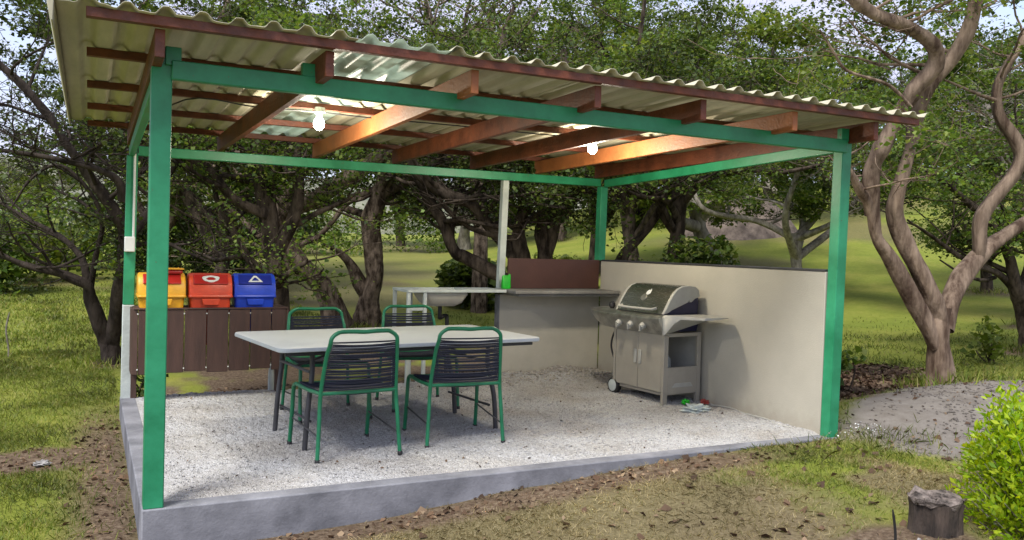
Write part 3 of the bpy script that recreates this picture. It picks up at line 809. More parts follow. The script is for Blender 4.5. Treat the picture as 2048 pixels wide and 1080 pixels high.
# round thermometer and pale flame badge on the lid
def lidpt(x, t, h):
    a0 = np.array([.05, .968]); a1 = np.array([.15, 1.098]); q = a0 + (a1 - a0) * t; n_ = np.array([-(a1 - a0)[1], (a1 - a0)[0]]); n_ /= np.linalg.norm(n_)
    q = q + n_ * h; return (x, q[0], q[1])
def disc(cx, ct, rx_, h0, h1, n=20, sy=1.0):
    m_ = MB(); L = math.hypot(.10, .13)
    rg = [[lidpt(cx + rx_ * math.cos(2 * PI * k / n), ct + sy * rx_ * math.sin(2 * PI * k / n) / L, h) for k in range(n)] for h in (h0, h1)]
    return m_.loft(rg)
disc(w * .47, .34, .040, -.002, .012).build('thermometer', STEELD, lido, .002)
bd = MB(); L = math.hypot(.10, .13)
fl = [(-.03, -.02), (0, -.035), (.035, -.015), (.03, .02), (.012, .045), (.01, .02), (-.008, .03), (-.028, .01)]
bd.loft([[lidpt(w * .50 + u, .74 + v / L, h) for u, v in fl] for h in (.0, .006)]).build('badge', WHITE, lido, .001)
# curved control panel that runs on into both side shelves
pn = MB(); rings = []
for x, k in ((-.36, .22), (-.33, .50), (-.26, .75), (-.14, .95), (-.02, 1), (w + .02, 1), (w + .03, .98)):
    yc, zc = .0, .845
    pp = [(.03, .868), (-.05, .862), (-.10, .838), (-.10, .80), (-.03, .685), (.03, .67)]
    rings.append([(x, .03 + (y - .03) * (0.35 + .65 * k), .868 + (z - .868) * k) for y, z in pp])
pn.loft(rings); pno = pn.build('control_panel', STEELD, gr, .003)
for x in (.18, .36, .54):
    MB().tube([(x, -.072, .755), (x, -.112, .732)], [.036, .030], 18).build('knob', GREYP, pno, .003)
    MB().box(x - .007, x + .007, -.124, -.104, .70, .765).build('knob_grip', GREYP, pno, .003)
ls = [(.0, .03), (.0, d - .05), (-.24, d - .05), (-.34, d - .12), (-.365, .12), (-.34, .03)]
MB().prism(ls, .845, .872).build('side_shelf', STEELD, gr, .006)
rings = []
for x, zb, y0, y1 in ((w + .03, .675, -.055, d - .03), (w + .06, .69, -.05, d - .03), (w + .13, .80, 0, d - .03), (w + .17, .838, .04, d - .03), (w + .40, .846, .12, d - .06), (w + .43, .850, .18, d - .12)):
    zt = .870
    rings.append([(x, y0, zb), (x, y0 - .012 if x < w + .12 else y0, zt - .02), (x, y0 + .01, zt), (x, y1, zt), (x, y1, zb + (zt - zb) * .6)])
MB().loft(rings).build('side_shelf', GREYP, gr, .003)
MB().tube(spline([(-.02, .12, .70), (-.09, .08, .62), (-.11, .06, .48), (-.06, .07, .34), (.0, .10, .27)], 6), .010, 10).build('gas_hose', BLACK, gr)
MB().lathe([(.02, 0), (.035, .02), (.03, .06), (.01, .07)], 12, (-.10, .05, .872)).build('side_burner', BLACK, gr)

# rubbish under the grill and a pale hose along the wall
def crumple(name, loc, size, m, label, cat, seed):
    import bmesh
    bm = bmesh.new(); bmesh.ops.create_icosphere(bm, subdivisions=3, radius=1)
    rg = np.random.default_rng(seed); ph = rg.random(9) * 6
    for v in bm.verts:
        c = v.co; k = 1 + .35 * math.sin(5 * c.x + ph[0]) * math.sin(6 * c.y + ph[1]) + .25 * math.sin(11 * c.z + ph[2] + 5 * c.x)
        v.co = Vector((c.x * size[0] * k, c.y * size[1] * k, max(c.z, -.25) * size[2] * k))
    me = bpy.data.meshes.new(name); bm.to_mesh(me); bm.free(); me.materials.append(m)
    o = bpy.data.objects.new(name, me); COL.objects.link(o); o.location = loc
    return tag(o, label, cat)
BAGP = mat('pale_plastic_film', (.42, .47, .45), .3, .2, 20)
crumple('plastic_bag', (4.72, 1.18, .03), (.14, .09, .045), BAGP, 'crumpled pale plastic bag on the gravel in front of the grill', 'bag', 1)
crumple('green_scrap', (4.83, 1.47, .035), (.035, .03, .03), LIME, 'small bright green scrap under the grill edge', 'scrap', 2)
crumple('red_scrap', (5.0, 1.40, .04), (.035, .04, .03), mat('dull_red', (.30, .05, .04), .6, .2), 'small dull red scrap beside the grill leg', 'scrap', 3)
hs = MB()
hs.tube(spline([(5.02, 1.32, .03), (5.07, 1.1, .035), (5.03, .85, .03), (5.06, .62, .025), (5.0, .45, .02), (5.02, .3, .02)], 6), .006, 8)
ho_ = hs.build('hose', GREYP); tag(ho_, 'thin pale hose lying along the foot of the beige wall', 'hose')

# ------------------------------------------------------------------ trees
class Tree:
    def __init__(s, seed, k=1.0): s.k = k; s.r = np.random.default_rng(seed); s.tubes = []; s.anch = []

    def limb(s, pts, radii, per=5):
        radii = [q * s.k for q in radii]
        P = np.array(spline(pts, per)); R = np.interp(np.linspace(0, 1, len(P)), np.linspace(0, 1, len(radii)), radii)
        s.tubes.append((P, R)); return P, R

    def sprout(s, p, dr, L, r, lvl, flat=.55, wig=.35, kids=(4, 5), leaf=3):
        n = 6; P = [np.array(p, float)]; dcur = dr / np.linalg.norm(dr)
        for i in range(n):
            dcur = dcur + s.r.normal(0, wig * .55, 3) * np.array([1, 1, .7]); dcur[2] += .06; dcur /= np.linalg.norm(dcur)
            P.append(P[-1] + dcur * L / n)
        P = np.array(P); R = np.linspace(r, max(r * .35, .003), n + 1)
        s.tubes.append((P, R))
        if lvl == 0:
            for k in range(leaf * 2): s.anch.append((P[min(n, 1 + int(s.r.integers(0, n)))] + s.r.normal(0, .03, 3), dcur))
            return
        nk = int(s.r.integers(kids[0], kids[1] + 1))
        for k in range(nk):
            t = .3 + .7 * (k + s.r.random()) / nk; i = min(n, int(t * n + .5))
            ax = s.r.normal(0, 1, 3); ax[2] *= flat; ax /= np.linalg.norm(ax)
            q = dcur * .55 + ax * .85; q[2] = q[2] * flat + .05
            s.sprout(P[i], q, L * (.52 + .25 * s.r.random()), max(R[i] * .62, .004), lvl - 1, flat, wig, kids, leaf)

    def dress(s, P, R, n, L, lvl=2, t0=.35, flat=.55, kids=(4, 5), leaf=3, up=.1, bias=None):
        for k in range(n):
            t = t0 + (1 - t0) * (k + s.r.random() * .8) / n; i = min(len(P) - 1, int(t * (len(P) - 1)))
            q = s.r.normal(0, 1, 3); q[2] = abs(q[2]) * flat * .6 + up
            if bias is not None: q = q + bias
            s.sprout(P[i], q, L * (.7 + .6 * s.r.random()), max(R[i] * .5, .012), lvl, flat, .35, kids, leaf)

    def wood(s, base, rough=.0):
        V = []; Fq = []; o = 0
        for P, R in s.tubes:
            big = R[0] > .05; n = 20 if big else (6 if R[0] > .015 else 4)
            T_ = np.gradient(P, axis=0); T_ /= np.linalg.norm(T_, axis=1)[:, None] + 1e-9
            ref = np.array([0.3, .2, 1.0]) if abs(T_[0][2]) < .8 else np.array([1.0, .2, .1])
            x = ref - T_ * (T_ @ ref)[:, None]; x /= np.linalg.norm(x, axis=1)[:, None] + 1e-9; y = np.cross(T_, x)
            a_ = np.linspace(0, 2 * PI, n, endpoint=False)
            rr = R[:, None] * np.ones(n)[None]
            if big:
                ph = s.r.random(4) * 6
                ss = np.arange(len(P))[:, None]
                kn = np.interp(np.arange(len(P)), np.arange(0, len(P) + 3, 2.5), s.r.normal(0, .07, len(np.arange(0, len(P) + 3, 2.5))))[:, None]
                rr = rr * (1 + kn)
                if R[0] > .12 and T_[0][2] > .3:
                    rr = rr * (1 + (.16 * np.sin(5 * a_[None] + ph[2]) + .10 * np.sin(8 * a_[None] + ph[3])) * np.exp(-ss / 5.0))
                rr = rr * (1 + .09 * np.sin(2 * a_[None] + ph[0] + ss * .35) + .06 * np.sin(3 * a_[None] + ph[1] - ss * .5) + rough * s.r.normal(0, 1, rr.shape))
            G = P[:, None, :] + rr[..., None] * (np.cos(a_)[None, :, None] * x[:, None, :] + np.sin(a_)[None, :, None] * y[:, None, :])
            m_ = len(P); V.append(G.reshape(-1, 3)); ii = np.arange(m_ * n).reshape(m_, n); jj = np.roll(ii, -1, 1)
            Fq.append(np.stack([ii[:-1], jj[:-1], jj[1:], ii[1:]], -1).reshape(-1, 4) + o); o += m_ * n
        me = fast_mesh('trunk', np.concatenate(V) - base, np.concatenate(Fq)); smooth(me); return me

    def leaves(s, base, per=22, size=.06, sig=.16, flat=.6, keep=1.0):
        A = np.array([a_[0] for a_ in s.anch]); per = max(6, int(per * .55)); sig = sig * .62
        if keep < 1:
            q = vnoise(A[:, 0] + .7 * A[:, 2], A[:, 1] - .6 * A[:, 2], 1.15, 2, 3) + .10 * s.r.random(len(A))
            A = A[q > np.quantile(q, 1 - keep)]
        N = len(A) * per
        C = np.repeat(A, per, 0) + s.r.normal(0, 1, (N, 3)) * np.array([sig * 1.15, sig * 1.15, sig * .5])
        return leaf_mesh(s.r, C - base, size)


def leaf_mesh(r, C, size, slim=.42, upb=.55):
    N = len(C)
    nrm = r.normal(0, 1, (N, 3)); nrm[:, 2] = np.abs(nrm[:, 2]) + upb; nrm /= np.linalg.norm(nrm, axis=1)[:, None]
    u = r.normal(0, 1, (N, 3)); u -= nrm * (u * nrm).sum(1)[:, None]; u /= np.linalg.norm(u, axis=1)[:, None]; v = np.cross(nrm, u)
    L = size * (.42 + 1.35 * r.random(N) ** 1.7)[:, None]
    a0 = C - u * L * .5; a2 = C + u * L * .5 - nrm * L * .12; a1 = C + v * L * slim + nrm * L * .10; a3 = C - v * L * slim + nrm * L * .10
    V = np.stack([a0, a1, a2, a3], 1).reshape(-1, 3)
    return fast_mesh('crown', V, np.arange(N * 4, dtype=np.int32).reshape(-1, 4))


def plant_tree(name, label, base, T_, wood, leaf, per=22, size=.06, sig=.16, rough=.0, group=None, cat='tree', keep=1.0):
    base = np.array(base, float)
    t = thing(name, label, cat, base, 0, group)
    mobj('trunk', T_.wood(base, rough), wood, t)
    if T_.anch: mobj('crown', T_.leaves(base, per, size, sig, keep=keep), leaf, t)
    return t


def path(L, f0, f1):
    n = len(L); return [at(x, y, f0 + (f1 - f0) * i / (n - 1)) for i, (x, y) in enumerate(L)]


# --- smooth-barked tree on the right
T1 = Tree(11, .78); fb = 8.95
tr = path([(1882, 812), (1880, 775), (1879, 715), (1877, 660), (1880, 615)], fb, fb); T1.limb(tr, [.26, .18, .15, .145, .14])
A_ = T1.limb(path([(1872, 690), (1850, 640), (1818, 586), (1778, 512), (1754, 474), (1743, 415), (1720, 380), (1700, 345), (1660, 300)], fb, 8.4), [.13, .115, .105, .09, .085, .08, .06, .045, .03])
B_ = T1.limb(path([(1745, 430), (1742, 345), (1764, 296), (1799, 230), (1830, 178), (1870, 133), (1864, 89), (1813, 52), (1761, 33), (1715, 5), (1680, -50)], 8.65, 7.7), [.10, .105, .10, .095, .10, .09, .085, .08, .075, .07, .05])
C_ = T1.limb(path([(1880, 650), (1862, 600), (1843, 549), (1812, 489), (1790, 437), (1796, 385), (1820, 297), (1833, 230), (1858, 170), (1902, 119), (1938, 59), (1950, 0), (1955, -60)], fb, 8.2), [.13, .135, .125, .12, .10, .095, .09, .092, .09, .095, .09, .08, .06])
D_ = T1.limb(path([(1888, 660), (1903, 600), (1926, 549), (1969, 502), (2006, 472), (2060, 440), (2120, 420), (2200, 380)], fb, 9.6), [.13, .14, .135, .12, .10, .09, .085, .06])
E_ = T1.limb(path([(1950, 545), (1957, 519), (1959, 489), (1962, 437), (1991, 393), (2028, 348), (2042, 311), (2027, 274), (1998, 230), (1994, 178), (2013, 133), (2040, 90), (2070, 20), (2090, -60)], 9.18, 9.0), [.015, .07, .10, .11, .10, .095, .10, .095, .08, .07, .065, .06, .055, .04])
T1.limb(path([(1822, 215), (1790, 180), (1761, 163), (1694, 141), (1668, 105), (1640, 60)], 8.1, 7.6), [.025, .022, .02, .018, .014, .008])
T1.limb(path([(1990, 200), (1960, 190), (1932, 178), (1887, 159), (1860, 150)], 9.0, 8.7), [.028, .024, .02, .015, .01])
for (P, R), n_ in ((A_, 5), (B_, 8), (C_, 6), (D_, 5), (E_, 8)): T1.dress(P, R * .6, n_, 1.0, 2, .66, .5, (3, 4), 2, .25)
bt = at(1882, 790, fb)
plant_tree('tree', 'smooth pinkish-brown tree with twisting forked limbs on the earth heap', bt, T1, BARKS, LEAFM, 26, .042, .17, .008, keep=.5)

# --- dark tree on the left lawn
T2 = Tree(22); fb = 10.4
T2.limb(path([(222, 775), (223, 740), (222, 700), (212, 672)], fb, fb), [.16, .125, .11, .10])
q = []
q.append(T2.limb(path([(213, 685), (200, 652), (182, 600), (174, 570), (140, 552), (105, 543), (59, 533), (7, 511), (-50, 470), (-110, 440)], fb, 9.6), [.09, .085, .075, .06, .045, .04, .035, .03, .025, .015]))
q.append(T2.limb(path([(176, 580), (165, 520), (130, 480), (96, 459), (52, 437), (0, 405), (-60, 380)], fb, 10.8), [.05, .045, .035, .03, .026, .02, .012]))
q.append(T2.limb(path([(222, 690), (231, 630), (238, 585), (246, 530), (250, 470), (236, 434), (207, 392), (170, 340), (133, 289), (96, 230), (44, 170), (-10, 120), (-60, 60)], fb, 8.8), [.09, .085, .08, .075, .07, .07, .06, .055, .05, .045, .04, .035, .025]))
q.append(T2.limb(path([(245, 400), (237, 363), (200, 340), (148, 326), (74, 311), (0, 300), (-80, 280)], 9.4, 8.8), [.05, .045, .04, .032, .027, .022, .015]))
q.append(T2.limb(path([(180, 585), (190, 520), (205, 450), (190, 400), (150, 350), (110, 330), (60, 360), (20, 420)], fb, 9.8), [.04, .035, .03, .027, .024, .02, .015, .008]))
q.append(T2.limb(path([(250, 480), (300, 420), (350, 330), (420, 240), (460, 150)], 9.8, 11), [.06, .05, .04, .035, .03]))
for (P, R), n_ in zip(q, (9, 6, 10, 6, 5, 5)): T2.dress(P, R, n_, 1.05, 2, .3, .55, (3, 4), 2, .12)
plant_tree('tree', 'dark spreading tree with bare crooked branches on the left lawn', at(222, 750, fb), T2, mat('blackish_bark', (.028, .022, .018), .95, .35, 9, 1.0, 26, spec=.1, stretch=(1, 1, .35), col2=(.075, .06, .05)), LEAF, 22, .042, .15, .015, keep=.4)

# --- trunks behind the shelter
T3 = Tree(33); fb = 14
a3 = T3.limb(path([(682, 690), (672, 640), (653, 587), (622, 547), (587, 528), (557, 513), (541, 493), (533, 465), (520, 420)], fb, 13.2), [.24, .21, .18, .16, .15, .13, .11, .09, .05])
b3 = T3.limb(path([(632, 560), (607, 530), (582, 500), (568, 470), (563, 440), (575, 390), (600, 350), (640, 300), (660, 240), (650, 170)], 13.6, 13), [.13, .13, .12, .11, .10, .10, .095, .09, .07, .05])
c3 = T3.limb(path([(590, 420), (650, 385), (720, 340), (790, 290), (860, 230)], 13.2, 12.4), [.10, .12, .11, .09, .06])
for (P, R), n_ in ((a3, 3), (b3, 8), (c3, 7)): T3.dress(P, R, n_, 1.9, 2, .45, .5, (4, 5), 3, .15)
plant_tree('tree', 'leaning flaky-barked tree behind the far chair nearest the bins', at(677, 660, fb), T3, BARKB, LEAFM, 28, .05, .19, .03, keep=.5)

T4 = Tree(44); fb = 14.6
a4 = T4.limb(path([(738, 690), (736, 640), (738, 600), (750, 553), (747, 507), (741, 453), (750, 413), (767, 370), (782, 335), (800, 280), (790, 200), (810, 120)], fb, 14), [.26, .21, .17, .16, .155, .15, .15, .15, .14, .12, .09, .06])
b4 = T4.limb(path([(735, 610), (728, 585), (713, 553), (697, 523), (668, 497), (640, 485)], fb, 14.2), [.13, .12, .10, .08, .05, .02])
c4 = T4.limb(path([(560, 520), (607, 487), (637, 473), (670, 437), (693, 407), (740, 383), (760, 372)], 14.0, 14.3), [.03, .045, .05, .05, .055, .06, .07])
d4 = T4.limb(path([(760, 390), (830, 350), (900, 320), (960, 260)], 14.2, 14.8), [.10, .09, .07, .05])
for (P, R), n_ in ((a4, 8), (d4, 6)): T4.dress(P, R, n_, 2.0, 2, .4, .5, (4, 5), 3, .15)
plant_tree('tree', 'upright brown tree with a broken side fork, in line with the sink', at(735, 660, fb), T4, BARKB, LEAF, 28, .05, .19, .03, keep=.5)

T5 = Tree(55); fb = 13
T5.limb(path([(1074, 760), (1070, 670), (1062, 585)], fb, fb), [.30, .25, .20])
a5 = T5.limb(path([(1052, 590), (1048, 540), (1045, 510), (1036, 470), (1045, 430), (1058, 380), (1050, 300), (1070, 200)], fb, 12.6), [.16, .13, .12, .10, .09, .085, .08, .06])
b5 = T5.limb(path([(1088, 600), (1086, 540), (1089, 514), (1086, 470), (1089, 419), (1094, 369), (1110, 300), (1130, 200), (1128, 100)], fb, 13), [.18, .15, .13, .12, .115, .11, .10, .09, .06])
c5 = T5.limb(path([(1090, 520), (1102, 489), (1112, 440), (1120, 420), (1141, 392), (1162, 371), (1230, 320), (1300, 240)], fb, 12.5), [.09, .085, .08, .08, .075, .07, .06, .05])
d5 = T5.limb(path([(1050, 560), (1020, 500), (980, 454), (943, 408), (896, 390), (840, 350), (780, 260)], fb, 12.4), [.11, .10, .095, .09, .08, .07, .05])
e5 = T5.limb(path([(1040, 575), (980, 540), (930, 515), (908, 500), (885, 443), (862, 408), (830, 340)], 13.2, 13.2), [.10, .10, .10, .10, .09, .08, .06])
for (P, R), n_ in ((a5, 6), (b5, 9), (c5, 7), (d5, 8), (e5, 6)): T5.dress(P, R, n_, 1.6, 2, .35, .5, (4, 5), 3, .12)
plant_tree('tree', 'many-stemmed dark tree fanning out behind the brown splashback', at(1070, 570, fb), T5, BARK, LEAF, 26, .048, .18, .03, keep=.5)

T6 = Tree(66); fb = 13.5
T6.limb(path([(1338, 740), (1339, 660), (1341, 580)], fb, fb), [.24, .18, .155]); T6.limb(path([(1218, 745), (1222, 660), (1232, 555)], fb, fb), [.15, .12, .10])
a6 = T6.limb(path([(1340, 590), (1344, 540), (1349, 505), (1356, 459), (1359, 398), (1364, 355), (1350, 280), (1370, 180)], fb, 13), [.16, .13, .115, .11, .105, .10, .085, .06])
b6 = T6.limb(path([(1354, 470), (1325, 430), (1324, 415), (1329, 385), (1335, 355), (1300, 270), (1280, 180)], fb, 13), [.07, .07, .07, .065, .06, .055, .04])
c6 = T6.limb(path([(1358, 430), (1363, 410), (1392, 373), (1412, 357), (1480, 340), (1560, 345), (1640, 330)], fb, 12), [.07, .07, .06, .055, .045, .035, .02])
d6 = T6.limb(path([(1230, 560), (1249, 507), (1285, 471), (1308, 440), (1322, 415)], fb, fb), [.09, .085, .07, .065, .06])
for (P, R), n_ in ((a6, 8), (b6, 6), (c6, 8)): T6.dress(P, R, n_, 1.6, 2, .35, .5, (4, 5), 3, .1)
plant_tree('tree', 'forked grey-brown tree rising behind the beige wall near the corner post', at(1345, 545, fb), T6, BARK, LEAFM, 26, .048, .18, .02, keep=.5)

T7 = Tree(77); fb = 12
T7.limb(path([(2064, 745), (2060, 700), (2054, 655)], fb, fb), [.22, .15, .13])
a7 = T7.limb(path([(2055, 660), (2045, 610), (2030, 570), (2018, 510), (1985, 450), (1930, 400), (1870, 350), (1800, 320)], fb, 11.4), [.13, .11, .10, .07, .055, .045, .035, .02])
b7 = T7.limb(path([(2045, 600), (2000, 550), (1950, 530), (1900, 500), (1860, 470), (1815, 440)], fb, 11), [.06, .045, .035, .03, .022, .014])
c7 = T7.limb(path([(2040, 590), (2060, 520), (2050, 450), (2080, 350), (2060, 250)], fb, 12.4), [.08, .07, .06, .05, .03])
d7 = T7.limb(path([(1990, 555), (1960, 560), (1920, 545), (1880, 520)], fb, 10.8), [.03, .025, .02, .01])
for (P, R), n_ in ((a7, 8), (b7, 5), (c7, 8)): T7.dress(P, R, n_, 1.2, 2, .3, .5, (3, 5), 3, .1)
plant_tree('tree', 'dark low-branching tree beyond the smooth-barked tree at the right edge', at(2048, 640, fb), T7, BARK, LEAFM, 26, .045, .17, .02, keep=.5)

T8 = Tree(88); fb = 11
a8 = T8.limb(path([(566, 740), (563, 690), (560, 620), (556, 560), (545, 480), (530, 400), (520, 330), (500, 240), (470, 150)], fb, 10.6), [.17, .14, .125, .12, .11, .10, .09, .08, .05])
b8 = T8.limb(path([(552, 510), (590, 430), (598, 360), (600, 300), (640, 200), (690, 120)], 10.8, 10.6), [.08, .08, .075, .07, .06, .04])
c8 = T8.limb(path([(535, 430), (470, 400), (420, 340), (360, 300), (310, 220)], 10.7, 10), [.07, .06, .055, .05, .03])
d8 = T8.limb(path([(555, 560), (500, 520), (450, 430), (430, 380), (440, 300)], 10.9, 10.8), [.06, .05, .04, .035, .02])
for (P, R), n_ in ((a8, 9), (b8, 7), (c8, 7), (d8, 5)): T8.dress(P, R, n_, 1.35, 2, .35, .5, (4, 5), 3, .05)
plant_tree('tree', 'leafy dark-trunked tree standing just behind the blue bin', at(565, 710, fb), T8, BARK, LEAFM, 26, .042, .17, .02, keep=.6)

T9 = Tree(99); fb = 17
a9 = T9.limb(path([(960, 420), (955, 300), (945, 220), (930, 160), (900, 110), (870, 60), (850, 0)], fb, 16), [.13, .12, .12, .11, .085, .06, .04])
b9 = T9.limb(path([(938, 185), (970, 150), (1000, 110), (1010, 60), (1030, 10)], 16.6, 16), [.09, .08, .065, .05, .03])
for (P, R), n_ in ((a9, 6), (b9, 5)): T9.dress(P, R, n_, 1.7, 2, .5, .5, (3, 4), 2, .2)
T9.tubes.insert(0, (np.array(spline([np.array([*at(960, 560, fb)[:2], ground(*at(960, 560, fb)[:2]) - .3]), at(962, 500, fb), at(960, 420, fb)], 4)), np.linspace(.15, .13, 9)))
plant_tree('tree', 'pale grey branching tree showing above the middle of the roof edge', at(960, 560, fb), T9, BARKB, LEAFM, 20, .055, .2, .02, keep=.5)

# --- five crown shapes, copied for the wood behind the shelter
def generic(seed, h, spread, nl, leafn, L):
    t = Tree(seed); r = t.r; z = np.zeros(3)
    lean = r.normal(0, .25, 2)
    tp = np.array([lean[0], lean[1], h * .36])
    P, R = t.limb([(0, 0, -.4), (0.05, 0, .3), (lean[0] * .5, lean[1] * .6, h * .2), tp], [.24, .18, .15, .13])
    for k in range(nl):
        a_ = 2 * PI * (k + r.random() * .7) / nl; sp = spread * (.55 + .6 * r.random()); hh = h * (.55 + .45 * r.random())
        st_ = P[int(len(P) * (.55 + .4 * r.random()))]
        e_ = np.array([math.cos(a_) * sp, math.sin(a_) * sp, hh])
        m1 = st_ * .66 + e_ * .34 + r.normal(0, .3, 3); m2 = st_ * .33 + e_ * .67 + r.normal(0, .35, 3)
        Q, S_ = t.limb([st_, m1, m2, e_], [.11, .085, .065, .03])
        t.dress(Q, S_, leafn, L, 2, .3, .5, (4, 5), 3, .12)
    return t


protos = []
for i, (sd, h, sp, nl, ln, L, leaf, wood) in enumerate([(201, 6.5, 2.8, 6, 6, 1.5, LEAF, BARK), (202, 7.5, 3.2, 7, 6, 1.6, LEAFM, BARK), (203, 5.6, 2.9, 6, 6, 1.4, LEAFM, BARKG), (204, 8.5, 3.0, 7, 6, 1.7, LEAF, BARKB), (205, 5.0, 2.4, 6, 6, 1.3, LEAFY, BARKG)]):
    g_ = generic(sd, h, sp, nl, ln, L)
    protos.append((g_.wood(np.zeros(3), .02), g_.leaves(np.zeros(3), 34, .075, .19, keep=.5), wood, leaf))
for me, cr, wd, lf in protos: me.materials.append(wd); cr.materials.append(lf)

# pixel column, distance, kind, size, turn, label
far = [
    (60, 36, 4, .8, .3, 'small pale green tree far beyond the left lawn, between the bare branches'),
    (330, 19, 3, .9, 2.2, 'tall dark tree behind the bin rack and the front green post'),
    (430, 16, 0, .85, .9, 'dense dark tree filling the gap above the red bin'),
    (500, 24, 1, 1.1, 3.0, 'tall leafy tree far behind the blue bin'),
    (930, 40, 4, 1.6, 2.6, 'light green tree far behind the sink corner'),
    (1120, 36, 1, 1.35, .5, 'big tree whose crown shows above the right part of the roof'),
    (1190, 24, 0, 1.1, 4.6, 'dark bushy tree behind the rear corner post'),
    (1275, 22, 1, 1.05, 2.9, 'mid green tree left of the forked trunk behind the wall'),
    (1420, 24, 4, 1.35, .2, 'yellow-green airy tree above the end of the roof'),
    (1545, 34, 1, 1.2, 2.7, 'tall loose tree above the right end of the roof, behind the earth bank'),
    (1500, 48, 1, 1.0, 3.3, 'tree on the meadow crest behind the earth bank'),
    (1600, 19, 2, .8, 5.3, 'pale-trunked tree with low boughs over the meadow'),
    (1700, 46, 0, .9, 2.0, 'distant dark tree on the crest beside the front right post'),
    (1860, 44, 1, 1.0, .7, 'distant tree on the crest between the smooth limbs'),
    (1975, 20, 1, .75, 4.0, 'leafy tree behind the right fork of the smooth tree'),
    (2090, 15, 2, .95, 2.4, 'pale-barked tree at the right edge of the picture'),
    (2020, 46, 3, 1.0, 5.6, 'tall tree far up the meadow at the right'),
    (560, 44, 3, 1.4, 2.0, 'very tall tree at the back of the wood behind the bins'),
    (800, 46, 1, 1.5, 4.4, 'very tall tree at the back of the wood above the roof'),
    (1000, 48, 3, 1.5, .1, 'tallest far tree behind the middle of the shelter'),
    (1230, 46, 1, 1.4, 1.7, 'far tree topping the wood behind the rear corner post'),
]
for px, fw, k, sc, rz, lab in far:
    b = at(px, 500, fw); base = np.array([b[0], b[1], ground(b[0], b[1]) - .05 - .006 * max(0, fw - 15)])
    me, cr, wd, lf = protos[k]
    t = thing('tree', lab, 'tree', base, rz, 'trees of the wood round the shelter'); t.scale = (sc, sc, sc)
    mobj('trunk', me, None, t); mobj('crown', cr, None, t)


# --- shrubs
def shrub(name, label, base, rad, h, n, size, m, seed, stems=7, group=None, slim=.42, lumps=9, cat='shrub'):
    r = np.random.default_rng(seed); base = np.array(base, float)
    t = thing(name, label, cat, base, 0, group)
    c = np.stack([r.normal(0, .42, lumps) * rad, r.normal(0, .42, lumps) * rad, h * (.2 + .62 * r.random(lumps))], -1)
    s_ = rad * (.28 + .25 * r.random(lumps))
    k = r.integers(0, lumps, n); dv = r.normal(0, 1, (n, 3)); dv /= np.linalg.norm(dv, axis=1)[:, None]
    C = c[k] + dv * (s_[k] * (.55 + .5 * r.random(n)))[:, None]; C = C[(C[:, 2] > .02)]
    mobj('foliage', leaf_mesh(r, C, size, slim), m, t)
    mb_ = MB()
    for i in range(stems):
        e_ = c[i % lumps]; mb_.tube(spline([(r.normal(0, .05), r.normal(0, .05), -.1), tuple(e_ * .5 + r.normal(0, .04, 3)), tuple(e_)], 4), [.016] + [.010] * 7 + [.005], 5)
    mb_.build('stem', BARK, t)
    return t


def gpt(px, fw): b = at(px, 500, fw); return np.array([b[0], b[1], ground(b[0], b[1])])


SG = 'bushes round the edge of the lawns'
shrub('shrub', 'rounded mid green bush behind the beige wall, beside the forked trunk', gpt(1405, 12.6), .75, 1.75, 5200, .07, LEAFM, 1, group=SG)
shrub('shrub', 'dark bush behind the rear corner post', gpt(1255, 13.5), .8, 1.3, 4200, .07, LEAF, 2, group=SG)
shrub('shrub', 'bright sunlit bush seen between the splashback and rear post', gpt(1150, 17), .9, 1.1, 3600, .08, LEAFY, 3, group=SG)
for i, (px, fw, rd, h, lab, m) in enumerate([(20, 20, 2.0, 1.5, 'bright green bush at the left edge of the far lawn', LEAFY), (90, 23, 2.2, 1.6, 'green bush in the middle of the far left hedge line', LEAFM), (160, 25, 2.2, 1.7, 'dull green bush in the hedge line behind the dark tree', LEAFM), (-60, 17, 1.6, 1.3, 'low green bush past the left picture edge', LEAFM), (620, 36, 2.5, 2.0, 'bush line bush behind the leaning trunk', LEAFM), (480, 26, 2.0, 2.6, 'dark bush behind the blue bin', LEAF), (400, 20, 1.6, 2.2, 'dark undergrowth bush behind the red bin', LEAF), (330, 22, 1.6, 2.0, 'dark undergrowth bush behind the yellow bin', LEAF), (960, 18, 1.2, 1.0, 'low dark bush beyond the sink and white post', LEAF), (1740, 40, 2.6, 2.6, 'bush on the crest right of the front right post', LEAFM), (1930, 44, 3.0, 2.8, 'bush on the crest seen through the smooth limbs', LEAFY), (1560, 44, 2.4, 2.2, 'bush on the crest behind the earth bank', LEAFM), (810, 40, 3.0, 2.6, 'bush at the top of the yellow meadow behind the sink', LEAFM), (1390, 44, 3.0, 3.2, 'bush on the crest left of the earth bank', LEAF)]):
    shrub('shrub', lab, gpt(px, fw), rd, h, 3600, .13, m, 20 + i, group=SG)
shrub('weed', 'leafy weed growing against the rear left post below the rack', (.14, 3.9, -.17), .22, .45, 420, .05, LEAFM, 60, cat='plant')
shrub('weed', 'broad-leaved seedling left of the smooth tree trunk', (6.75, 1.35, .04), .28, .5, 300, .07, LEAFM, 61, cat='plant')
shrub('weed', 'low yellow-green plant under the right fork of the smooth tree', gpt(1990, 11), .3, .7, 300, .07, LEAFY, 62, cat='plant')

